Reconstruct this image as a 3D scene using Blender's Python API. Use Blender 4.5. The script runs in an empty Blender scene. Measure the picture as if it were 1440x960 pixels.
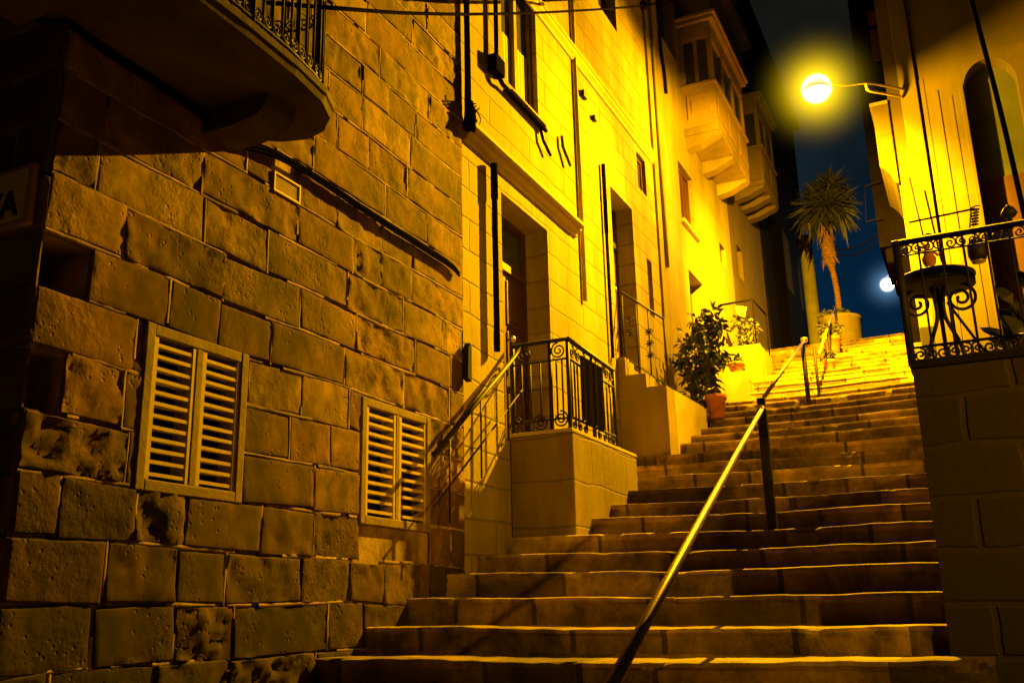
import bpy, bmesh, math, random
from mathutils import Vector, Matrix, noise
random.seed(7)
S = bpy.context.scene
COL = S.collection
PI = math.pi

# ------------------------------------------------------------------ camera (surveyed from the photograph)
F, CX, CY = 1370.0, 720.0, 480.0
d1 = Vector((675.0, -369.0, -F)).normalized()
up = Vector((-129.0, 5034.0, -F))
up = (up - d1 * up.dot(d1)).normalized()
xr = d1.cross(up)
RM = Matrix((xr, d1, up))
cd = bpy.data.cameras.new('camera')
cam = bpy.data.objects.new('camera', cd)
COL.objects.link(cam)
cam.matrix_world = RM.to_4x4()
cd.sensor_width = 36.0
cd.lens = F / 1440 * 36
cd.clip_start = 0.05
cd.clip_end = 3000
S.camera = cam

def ray(x, y): return RM @ Vector((x - CX, -(y - CY), -F))
def at(x, y, Y): r = ray(x, y); return r * (Y / r.y)          # point on the plane at distance Y up the street
def atX(x, y, X): r = ray(x, y); return r * (X / r.x)         # point on a plane along the street
W = -3.5                                                      # plane of the left hand facades

# ------------------------------------------------------------------ materials
def newmat(name):
    m = bpy.data.materials.new(name)
    m.use_nodes = True
    nt = m.node_tree
    b = nt.nodes['Principled BSDF']
    return m, nt, b

def N(nt, t, **kw):
    n = nt.nodes.new(t)
    for k, v in kw.items():
        if k in n.inputs: n.inputs[k].default_value = v
        else: setattr(n, k, v)
    return n

def ramp(nt, fac, stops):
    r = nt.nodes.new('ShaderNodeValToRGB')
    e = r.color_ramp.elements
    while len(e) < len(stops): e.new(0.5)
    for i, (p, c) in enumerate(stops):
        e[i].position = p
        e[i].color = (*c, 1)
    nt.links.new(fac, r.inputs['Fac'])
    return r

def mat(name, c1, c2, scale=6.0, rough=0.85, bump=0.3, fine=40.0, metal=0.0, dist=0.01, attr=False, streak=False, grime=0.0):
    m, nt, b = newmat(name)
    tc = N(nt, 'ShaderNodeTexCoord')
    n1 = N(nt, 'ShaderNodeTexNoise', Scale=scale, Detail=7.0, Roughness=0.62)
    src = tc.outputs['Object']
    if streak:
        mp = N(nt, 'ShaderNodeMapping')
        mp.inputs['Scale'].default_value = (1.0, 1.0, 0.22)
        nt.links.new(src, mp.inputs['Vector'])
        nt.links.new(mp.outputs['Vector'], n1.inputs['Vector'])
    else:
        nt.links.new(src, n1.inputs['Vector'])
    r = ramp(nt, n1.outputs['Fac'], [(0.28, c1), (0.72, c2)])
    colout = r.outputs['Color']
    if attr:
        a = N(nt, 'ShaderNodeVertexColor', layer_name='tone')
        mx = N(nt, 'ShaderNodeMix', data_type='RGBA', blend_type='MULTIPLY')
        mx.inputs[0].default_value = 1.0
        nt.links.new(colout, mx.inputs[6]); nt.links.new(a.outputs['Color'], mx.inputs[7])
        colout = mx.outputs[2]
    if grime > 0:
        ng = N(nt, 'ShaderNodeTexNoise', Scale=scale * 0.35, Detail=4.0, Roughness=0.7)
        nt.links.new(src, ng.inputs['Vector'])
        rg = ramp(nt, ng.outputs['Fac'], [(0.35, (1 - grime,) * 3), (0.6, (1, 1, 1))])
        mg = N(nt, 'ShaderNodeMix', data_type='RGBA', blend_type='MULTIPLY')
        mg.inputs[0].default_value = 1.0
        nt.links.new(colout, mg.inputs[6]); nt.links.new(rg.outputs['Color'], mg.inputs[7])
        colout = mg.outputs[2]
    nt.links.new(colout, b.inputs['Base Color'])
    b.inputs['Roughness'].default_value = rough
    b.inputs['Metallic'].default_value = metal
    if bump > 0:
        n2 = N(nt, 'ShaderNodeTexNoise', Scale=fine, Detail=6.0, Roughness=0.65)
        nt.links.new(src, n2.inputs['Vector'])
        bp = N(nt, 'ShaderNodeBump', Strength=bump, Distance=dist)
        nt.links.new(n2.outputs['Fac'], bp.inputs['Height'])
        nt.links.new(bp.outputs['Normal'], b.inputs['Normal'])
    return m

def ashlar(name, c1, c2, bw, bh, axis='YZ', joint=0.012, jdark=0.72, bump=0.35, off=(0, 0), stain=0.25):
    """smooth limestone courses: faint joints, weather stains and pitting"""
    m, nt, b = newmat(name)
    tc = N(nt, 'ShaderNodeTexCoord')
    sp = N(nt, 'ShaderNodeSeparateXYZ'); nt.links.new(tc.outputs['Object'], sp.inputs[0])
    cb = N(nt, 'ShaderNodeCombineXYZ')
    nt.links.new(sp.outputs['Y' if axis == 'YZ' else 'X'], cb.inputs['X'])
    nt.links.new(sp.outputs['Z'], cb.inputs['Y'])
    mp = N(nt, 'ShaderNodeMapping'); mp.inputs['Location'].default_value = (off[0], off[1], 0)
    nt.links.new(cb.outputs[0], mp.inputs['Vector'])
    wob = N(nt, 'ShaderNodeTexNoise', Scale=2.2, Detail=3.0)
    nt.links.new(tc.outputs['Object'], wob.inputs['Vector'])
    mw = N(nt, 'ShaderNodeMix', data_type='RGBA', blend_type='LINEAR_LIGHT'); mw.inputs[0].default_value = 0.035
    nt.links.new(mp.outputs[0], mw.inputs[6]); nt.links.new(wob.outputs['Color'], mw.inputs[7])
    br = N(nt, 'ShaderNodeTexBrick', Scale=1.0)
    br.inputs['Brick Width'].default_value = bw
    br.inputs['Row Height'].default_value = bh
    br.inputs['Mortar Size'].default_value = joint
    br.inputs['Mortar Smooth'].default_value = 0.6
    br.inputs['Bias'].default_value = 0.0
    br.inputs['Color1'].default_value = (0.82, 0.82, 0.82, 1)
    br.inputs['Color2'].default_value = (1, 1, 1, 1)
    br.inputs['Mortar'].default_value = (jdark, jdark, jdark, 1)
    nt.links.new(mw.outputs[2], br.inputs['Vector'])
    n1 = N(nt, 'ShaderNodeTexNoise', Scale=1.6, Detail=8.0, Roughness=0.68)
    ms = N(nt, 'ShaderNodeMapping'); ms.inputs['Scale'].default_value = (1, 1, 0.35)
    nt.links.new(tc.outputs['Object'], ms.inputs['Vector']); nt.links.new(ms.outputs[0], n1.inputs['Vector'])
    r = ramp(nt, n1.outputs['Fac'], [(0.25, c1), (0.7, c2)])
    n3 = N(nt, 'ShaderNodeTexNoise', Scale=0.9, Detail=9.0, Roughness=0.75)
    ms3 = N(nt, 'ShaderNodeMapping'); ms3.inputs['Scale'].default_value = (1, 1, 0.18); ms3.inputs['Location'].default_value = (3, 7, 1)
    nt.links.new(tc.outputs['Object'], ms3.inputs['Vector']); nt.links.new(ms3.outputs[0], n3.inputs['Vector'])
    r3 = ramp(nt, n3.outputs['Fac'], [(0.36, (1 - stain,) * 3), (0.58, (1, 1, 1))])
    m1 = N(nt, 'ShaderNodeMix', data_type='RGBA', blend_type='MULTIPLY'); m1.inputs[0].default_value = 1
    nt.links.new(r.outputs['Color'], m1.inputs[6]); nt.links.new(br.outputs['Color'], m1.inputs[7])
    m2 = N(nt, 'ShaderNodeMix', data_type='RGBA', blend_type='MULTIPLY'); m2.inputs[0].default_value = 1
    nt.links.new(m1.outputs[2], m2.inputs[6]); nt.links.new(r3.outputs['Color'], m2.inputs[7])
    nt.links.new(m2.outputs[2], b.inputs['Base Color'])
    b.inputs['Roughness'].default_value = 0.9
    n2 = N(nt, 'ShaderNodeTexNoise', Scale=26.0, Detail=7.0, Roughness=0.7)
    nt.links.new(tc.outputs['Object'], n2.inputs['Vector'])
    inv = N(nt, 'ShaderNodeMath', operation='MULTIPLY_ADD'); inv.inputs[1].default_value = -1.6
    nt.links.new(br.outputs['Fac'], inv.inputs[0]); nt.links.new(n2.outputs['Fac'], inv.inputs[2])
    bp = N(nt, 'ShaderNodeBump', Strength=bump, Distance=0.012)
    nt.links.new(inv.outputs[0], bp.inputs['Height']); nt.links.new(bp.outputs['Normal'], b.inputs['Normal'])
    return m

def emis(name, col, s):
    m, nt, b = newmat(name)
    nt.nodes.remove(b)
    e = N(nt, 'ShaderNodeEmission', Strength=s); e.inputs['Color'].default_value = (*col, 1)
    nt.links.new(e.outputs[0], nt.nodes['Material Output'].inputs['Surface'])
    return m

def lamp_glare(name, col, s, power=3.0, core=0):
    """lamp glare painted as an emissive ball: emission thins out towards its edge"""
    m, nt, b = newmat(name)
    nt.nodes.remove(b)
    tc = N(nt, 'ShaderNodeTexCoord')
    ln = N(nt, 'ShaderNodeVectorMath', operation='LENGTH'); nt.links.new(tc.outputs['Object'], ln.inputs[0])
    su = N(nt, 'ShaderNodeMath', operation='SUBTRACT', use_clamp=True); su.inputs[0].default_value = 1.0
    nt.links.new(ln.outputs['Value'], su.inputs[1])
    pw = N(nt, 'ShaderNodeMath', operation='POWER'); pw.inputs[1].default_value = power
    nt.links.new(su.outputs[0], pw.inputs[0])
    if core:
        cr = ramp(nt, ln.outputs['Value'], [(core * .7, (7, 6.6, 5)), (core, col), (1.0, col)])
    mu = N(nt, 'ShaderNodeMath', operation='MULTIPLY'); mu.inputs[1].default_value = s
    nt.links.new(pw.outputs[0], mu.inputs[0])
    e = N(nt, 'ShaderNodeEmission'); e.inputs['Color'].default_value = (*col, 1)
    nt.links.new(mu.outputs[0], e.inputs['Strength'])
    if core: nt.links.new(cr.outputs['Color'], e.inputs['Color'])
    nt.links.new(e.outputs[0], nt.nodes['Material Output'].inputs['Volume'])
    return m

M = {}
M['stone'] = mat('rough_stone', (.15, .10, .052), (.36, .25, .135), 5.0, .95, .5, 13, attr=True, dist=.014, grime=.55)
def weather(m, sc, lo, hi, dark, scale2=None):
    """broad dark weathering and pale lime patches laid over a stone material"""
    nt = m.node_tree; b = nt.nodes['Principled BSDF']
    src = b.inputs['Base Color'].links[0].from_socket
    tc = N(nt, 'ShaderNodeTexCoord')
    n = N(nt, 'ShaderNodeTexNoise', Scale=sc, Detail=8.0, Roughness=.72, Distortion=.6)
    mp = N(nt, 'ShaderNodeMapping'); mp.inputs['Scale'].default_value = (1, 1, .7); mp.inputs['Location'].default_value = (11, 5, 2)
    nt.links.new(tc.outputs['Object'], mp.inputs[0]); nt.links.new(mp.outputs[0], n.inputs['Vector'])
    r = ramp(nt, n.outputs['Fac'], [(lo, (dark, dark * .93, dark * .85)), (hi, (1, 1, 1)), (min(.99, hi + .14), (1.3, 1.28, 1.22))])
    mx = N(nt, 'ShaderNodeMix', data_type='RGBA', blend_type='MULTIPLY'); mx.inputs[0].default_value = 1
    nt.links.new(src, mx.inputs[6]); nt.links.new(r.outputs['Color'], mx.inputs[7]); nt.links.new(mx.outputs[2], b.inputs['Base Color'])
weather(M['stone'], 1.1, .36, .54, .34)
weather(M['stone'], 5.5, .33, .45, .5)
nt = M['stone'].node_tree
b_ = nt.nodes['Principled BSDF']
vo = N(nt, 'ShaderNodeTexVoronoi', Scale=24.0); tcv = N(nt, 'ShaderNodeTexCoord'); nt.links.new(tcv.outputs['Object'], vo.inputs['Vector'])
pr_ = ramp(nt, vo.outputs['Distance'], [(.10, (0, 0, 0)), (.26, (1, 1, 1))])
nm_ = N(nt, 'ShaderNodeTexNoise', Scale=3.1, Detail=3.0); nt.links.new(tcv.outputs['Object'], nm_.inputs['Vector'])
ms_ = ramp(nt, nm_.outputs['Fac'], [(.48, (0, 0, 0)), (.62, (1, 1, 1))])
b2_ = N(nt, 'ShaderNodeBump', Distance=.02); nt.links.new(pr_.outputs['Color'], b2_.inputs['Height']); nt.links.new(ms_.outputs['Color'], b2_.inputs['Strength'])
nt.links.new(b_.inputs['Normal'].links[0].from_socket, b2_.inputs['Normal']); nt.links.new(b2_.outputs['Normal'], b_.inputs['Normal'])
# let the tooling come and go instead of one even grain
nt = M['stone'].node_tree
bpn = [n for n in nt.nodes if n.type == 'BUMP' and n is not b2_ and abs(n.inputs['Distance'].default_value - .014) < 1e-5][0]
tc_ = N(nt, 'ShaderNodeTexCoord'); nz = N(nt, 'ShaderNodeTexNoise', Scale=2.1, Detail=3.0); nt.links.new(tc_.outputs['Object'], nz.inputs['Vector'])
rz_ = ramp(nt, nz.outputs['Fac'], [(.4, (.08,) * 3), (.62, (.95,) * 3)]); nt.links.new(rz_.outputs['Color'], bpn.inputs['Strength'])
M['mortar'] = mat('lime_mortar', (.2, .14, .075), (.6, .45, .26), 2.2, .95, .5, 22, dist=.012, grime=.5)
weather(M['mortar'], 2.6, .36, .5, .35)
M['quoin'] = mat('dark_stone', (.10, .075, .045), (.2, .15, .09), 5.0, .95, .7, 34, attr=True, dist=.015)
M['house2'] = ashlar('pale_ashlar', (.27, .22, .13), (.44, .37, .235), .86, .272, off=(.2, .1), joint=.014, jdark=.6, bump=.5, stain=.4)
M['house3'] = ashlar('smooth_limewash', (.21, .175, .105), (.33, .28, .175), 2.4, .55, joint=.007, jdark=.75, bump=.3, stain=.35)
M['trim'] = mat('limestone_trim', (.42, .35, .22), (.56, .48, .31), 4, .9, .35, 45, grime=.2)
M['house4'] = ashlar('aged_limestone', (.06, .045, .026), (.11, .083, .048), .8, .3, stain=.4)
M['dark_house'] = mat('shaded_wall', (.002, .0017, .0013), (.006, .0045, .003), 2, .95, .3, 20)  # shade of the far dark houses put into a near-black base colour
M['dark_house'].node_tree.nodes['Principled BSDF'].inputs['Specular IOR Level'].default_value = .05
M['right'] = ashlar('painted_stone', (.085, .068, .04), (.135, .108, .062), 1.2, .42, axis='XZ', joint=.005, jdark=.9, bump=.2, stain=.22)
M['terr'] = ashlar('garden_wall_stone', (.018, .014, .008), (.036, .027, .016), .46, .25, axis='XZ', joint=.02, jdark=1.25, bump=.6, stain=.4)
M['step'] = mat('worn_step_stone', (.26, .2, .12), (.54, .43, .27), 3.6, .82, .6, 26, dist=.014, grime=.6, attr=True)
M['pave'] = mat('paving', (.08, .065, .045), (.16, .13, .09), 3, .9, .5, 20)
M['plaster'] = mat('grey_plaster', (.2, .155, .09), (.34, .27, .16), 3, .92, .4, 30, streak=True, grime=.3)
M['iron'] = mat('black_iron', (.008, .007, .006), (.018, .016, .013), 20, .62, .2, 80)
M['iron'].node_tree.nodes['Principled BSDF'].inputs['Specular IOR Level'].default_value = .3
M['rail'] = mat('worn_brass_rail', (.36, .29, .15), (.62, .5, .26), 14, .3, .12, 60, metal=.75)
M['cable'] = mat('black_cable', (.006, .005, .004), (.012, .010, .008), 30, .85, .1, 80)
M['cable'].node_tree.nodes['Principled BSDF'].inputs['Specular IOR Level'].default_value = 0
M['wood'] = mat('dark_door_wood', (.045, .018, .010), (.085, .036, .018), 5, .55, .25, 30, streak=True)
M['frame'] = mat('weathered_frame_paint', (.2, .15, .085), (.32, .25, .15), 8, .8, .4, 50, grime=.4)
M['slat'] = mat('louvre_paint', (.46, .37, .21), (.62, .51, .3), 12, .65, .15, 60)
M['black'] = mat('dark_interior', (.004, .004, .004), (.008, .007, .006), 3, 1, 0)
M['pane'] = mat('window_glass', (.03, .035, .028), (.08, .085, .05), 1.2, .12, 0)
M['curtain'] = mat('curtain_cloth', (.3, .3, .22), (.6, .6, .45), 3, .9, .2, 20, streak=True)
M['arch'] = mat('greenish_shutter', (.05, .065, .045), (.085, .1, .07), 2, .6, .1, 20)
M['gal'] = mat('balcony_wood_paint', (.24, .17, .09), (.36, .26, .14), 4, .7, .2, 30)
M['pot'] = mat('terracotta', (.36, .13, .06), (.5, .2, .1), 8, .9, .3, 40)
M['leaf'] = mat('dark_leaf', (.03, .05, .012), (.075, .10, .025), 9, .38, .1, 20)
M['leaf2'] = mat('dull_leaf', (.06, .07, .02), (.12, .12, .04), 9, .55, .1, 20)
M['leafd'] = mat('dusky_leaf', (.010, .014, .006), (.03, .035, .012), 3, .6, .1, 20)
M['landing'] = ashlar('landing_stone', (.17, .13, .075), (.32, .255, .15), .9, .37, joint=.01, jdark=.6, bump=.5, off=(.3, .06), stain=.45)
M['pale'] = mat('pale_pillar', (.14, .14, .1), (.24, .24, .17), 3, .9, .3, 20)
M['bark'] = mat('fibrous_trunk', (.11, .06, .025), (.25, .135, .052), 14, .95, 1.0, 40, dist=.04)
M['stem'] = mat('woody_stem', (.08, .05, .025), (.14, .09, .05), 14, .9, .4, 40)
M['soil'] = mat('soil', (.03, .02, .012), (.06, .04, .025), 12, 1, .5, 30)
M['white'] = mat('white_cloth', (.75, .75, .72), (.85, .85, .82), 4, .8, .1, 30)
M['sign'] = mat('enamel_sign', (.62, .6, .45), (.75, .72, .55), 4, .6, .1, 30)
M['signframe'] = mat('sign_border', (.36, .26, .14), (.46, .34, .19), 6, .7, .2, 30)
M['letter'] = mat('black_lettering', (.01, .01, .01), (.015, .015, .012), 6, .6, 0)
M['steel'] = mat('galvanised_steel', (.45, .4, .28), (.62, .55, .4), 10, .4, .1, 60, metal=.6)
M['under'] = mat('balcony_soffit', (.05, .04, .022), (.11, .085, .048), 4, .95, .5, 30, grime=.4)

# ------------------------------------------------------------------ building helpers
class MB:
    def __init__(s): s.bm = bmesh.new(); s.tone = None
    def box(s, x0, x1, y0, y1, z0, z1, mi=0, bev=0.0, rz=None, piv=None, sub=None):
        vs = [s.bm.verts.new((x, y, z)) for x in (x0, x1) for y in (y0, y1) for z in (z0, z1)]
        fs = [(0, 1, 3, 2), (4, 6, 7, 5), (0, 4, 5, 1), (2, 3, 7, 6), (0, 2, 6, 4), (1, 5, 7, 3)]
        faces = [s.bm.faces.new([vs[i] for i in f]) for f in fs]
        for f in faces: f.material_index = mi
        if bev > 0:
            es = list({e for f in faces for e in f.edges})
            r = bmesh.ops.bevel(s.bm, geom=es, offset=bev, segments=2, affect='EDGES', profile=0.5)
            for f in r['faces']: f.material_index = mi
            vs = list({v for f in faces if f.is_valid for v in f.verts} | {v for v in r['verts']})
        if rz is not None:
            bmesh.ops.rotate(s.bm, verts=[v for v in vs if v.is_valid], cent=piv, matrix=rz)
        return s
    def tube(s, pts, r, seg=8, mi=0, closed=False, r2=None):
        pts = [Vector(p) for p in pts]
        n = len(pts); rings = []
        ref = Vector((0.31, 0.22, 0.93)).normalized()
        for i, p in enumerate(pts):
            t = (pts[(i + 1) % n] - pts[i - 1]) if closed else (pts[min(i + 1, n - 1)] - pts[max(i - 1, 0)])
            if t.length < 1e-9: t = Vector((0, 0, 1))
            t.normalize()
            a = t.cross(ref)
            if a.length < 0.05: a = t.cross(Vector((1, 0, 0)))
            a.normalize(); b = t.cross(a)
            rr = r if r2 is None else r + (r2 - r) * i / max(1, n - 1)
            rings.append([s.bm.verts.new(p + (a * math.cos(2 * PI * k / seg) + b * math.sin(2 * PI * k / seg)) * rr) for k in range(seg)])
        m = n if closed else n - 1
        for i in range(m):
            A, B = rings[i], rings[(i + 1) % n]
            for k in range(seg):
                f = s.bm.faces.new((A[k], A[(k + 1) % seg], B[(k + 1) % seg], B[k])); f.material_index = mi; f.smooth = True
        if not closed:
            for rg in (rings[0][::-1], rings[-1]):
                f = s.bm.faces.new(rg); f.material_index = mi
        return s
    def bar(s, a, b, w, h=None, mi=0):           # square bar between two points
        return s.tube([a, b], w * .7071, 4, mi)
    def lathe(s, prof, c, seg=24, mi=0, jitter=0):
        c = Vector(c); rings = []
        for r, z in prof:
            rings.append([s.bm.verts.new(c + Vector((r * math.cos(2 * PI * k / seg), r * math.sin(2 * PI * k / seg), z))) for k in range(seg)])
        for A, B in zip(rings, rings[1:]):
            for k in range(seg):
                f = s.bm.faces.new((A[k], A[(k + 1) % seg], B[(k + 1) % seg], B[k])); f.material_index = mi; f.smooth = True
        for rg in (rings[0][::-1], rings[-1]):
            if rg[0].co != rg[1].co:
                f = s.bm.faces.new(rg); f.material_index = mi
        return s
    def quad(s, a, b, c, d, mi=0):
        f = s.bm.faces.new([s.bm.verts.new(p) for p in (a, b, c, d)]); f.material_index = mi; return s
    def prism(s, poly, z0, z1, fn=lambda u, v, w: (u, v, w), mi=0):
        A = [s.bm.verts.new(fn(u, v, z0)) for u, v in poly]; B = [s.bm.verts.new(fn(u, v, z1)) for u, v in poly]
        n = len(poly)
        for f in ([A[::-1], B] + [[A[i], A[(i + 1) % n], B[(i + 1) % n], B[i]] for i in range(n)]):
            s.bm.faces.new(f).material_index = mi
        return s
    def leaf(s, p, d, length, width, bend=0.25, nrm=None, mi=0):
        d = Vector(d).normalized(); p = Vector(p)
        sd = d.cross(nrm if nrm is not None else Vector((random.uniform(-1, 1), random.uniform(-1, 1), random.uniform(.2, 1))))
        if sd.length < 1e-3: sd = d.cross(Vector((1, 0, 0)))
        sd.normalize(); nn = sd.cross(d)
        q = lambda t, w, h: s.bm.verts.new(p + d * (t * length) + sd * (w * width) + nn * (h * length))
        a, b1, b2, c1, c2, e = q(0, 0, 0), q(.35, .5, .04), q(.35, -.5, .04), q(.7, .38, -bend * .4), q(.7, -.38, -bend * .4), q(1, 0, -bend)
        m1, m2 = q(.35, 0, 0.0), q(.7, 0, -bend * .55)
        for f in ((a, b1, m1), (a, m1, b2), (b1, c1, m2, m1), (m1, m2, c2, b2), (c1, e, m2), (m2, e, c2)):
            s.bm.faces.new(f).material_index = mi
        return s
    def build(s, name, mats, parent=None, smooth=None, loc=None):
        bm = s.bm
        if name not in ('crown', 'foliage'):
            bmesh.ops.recalc_face_normals(bm, faces=bm.faces[:])
        me = bpy.data.meshes.new(name)
        bm.to_mesh(me); bm.free()
        for m in (mats if isinstance(mats, (list, tuple)) else [mats]): me.materials.append(m)
        o = bpy.data.objects.new(name, me)
        COL.objects.link(o)
        if parent is not None:
            o.parent = parent
            w = parent
            loc = Vector((0, 0, 0))
            while w is not None and w.type == 'EMPTY':
                loc += w.location; w = w.parent
            if parent.type == 'EMPTY': o.matrix_parent_inverse = Matrix.Translation(-loc)
        return o

def thing(name, label, cat, loc=(0, 0, 0), group=None):
    o = bpy.data.objects.new(name, None); COL.objects.link(o)
    o.location = loc; o['label'] = label; o['category'] = cat
    o.empty_display_size = .1
    if group: o['group'] = group
    return o
def tag(o, label, cat, group=None):
    o['label'] = label; o['category'] = cat
    if group: o['group'] = group
    return o
def struct(o): o['kind'] = 'structure'; return o

def spiral(c, r0, turns, a0, e1, e2, n=40, dirn=1):
    """flat scroll in the plane of e1, e2"""
    c = Vector(c); e1 = Vector(e1); e2 = Vector(e2); out = []
    for i in range(n + 1):
        t = i / n
        r = r0 * (1 - .86 * t); a = a0 + dirn * 2 * PI * turns * t
        out.append(c + e1 * (r * math.cos(a)) + e2 * (r * math.sin(a)))
    return out

def holed_wall(mb, u0, u1, v0, v1, holes, fn, depth=.3, mi=0, thick=.35):
    us = sorted({u0, u1, *[h[0] for h in holes], *[h[1] for h in holes]})
    vs = sorted({v0, v1, *[h[2] for h in holes], *[h[3] for h in holes]})
    us = [u for u in us if u0 <= u <= u1]; vs = [v for v in vs if v0 <= v <= v1]
    vert = {}
    def V(u, v):
        if (u, v) not in vert: vert[(u, v)] = mb.bm.verts.new(fn(u, v, 0))
        return vert[(u, v)]
    for i in range(len(us) - 1):
        for j in range(len(vs) - 1):
            uc, vc = (us[i] + us[i + 1]) / 2, (vs[j] + vs[j + 1]) / 2
            if any(h[0] < uc < h[1] and h[2] < vc < h[3] for h in holes): continue
            mb.bm.faces.new((V(us[i], vs[j]), V(us[i + 1], vs[j]), V(us[i + 1], vs[j + 1]), V(us[i], vs[j + 1]))).material_index = mi
    for a, b, c, d in holes:
        for (p, q) in (((a, c), (b, c)), ((b, c), (b, d)), ((b, d), (a, d)), ((a, d), (a, c))):
            mb.quad(fn(*p, 0), fn(*q, 0), fn(*q, -depth), fn(*p, -depth), mi)
    # ends, top and back keep it a solid slab
    for (p, q) in (((u0, v0), (u1, v0)), ((u1, v0), (u1, v1)), ((u1, v1), (u0, v1)), ((u0, v1), (u0, v0))):
        mb.quad(fn(*p, 0), fn(*q, 0), fn(*q, -thick), fn(*p, -thick), mi)
    mb.quad(fn(u0, v0, -thick), fn(u1, v0, -thick), fn(u1, v1, -thick), fn(u0, v1, -thick), mi)

FL = lambda x0: (lambda u, v, w: (x0 + w, u, v))       # facade on the left of the street, facing +X
FC = lambda y0: (lambda u, v, w: (u, y0 - w, v))       # facade facing down the street, towards -Y

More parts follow.
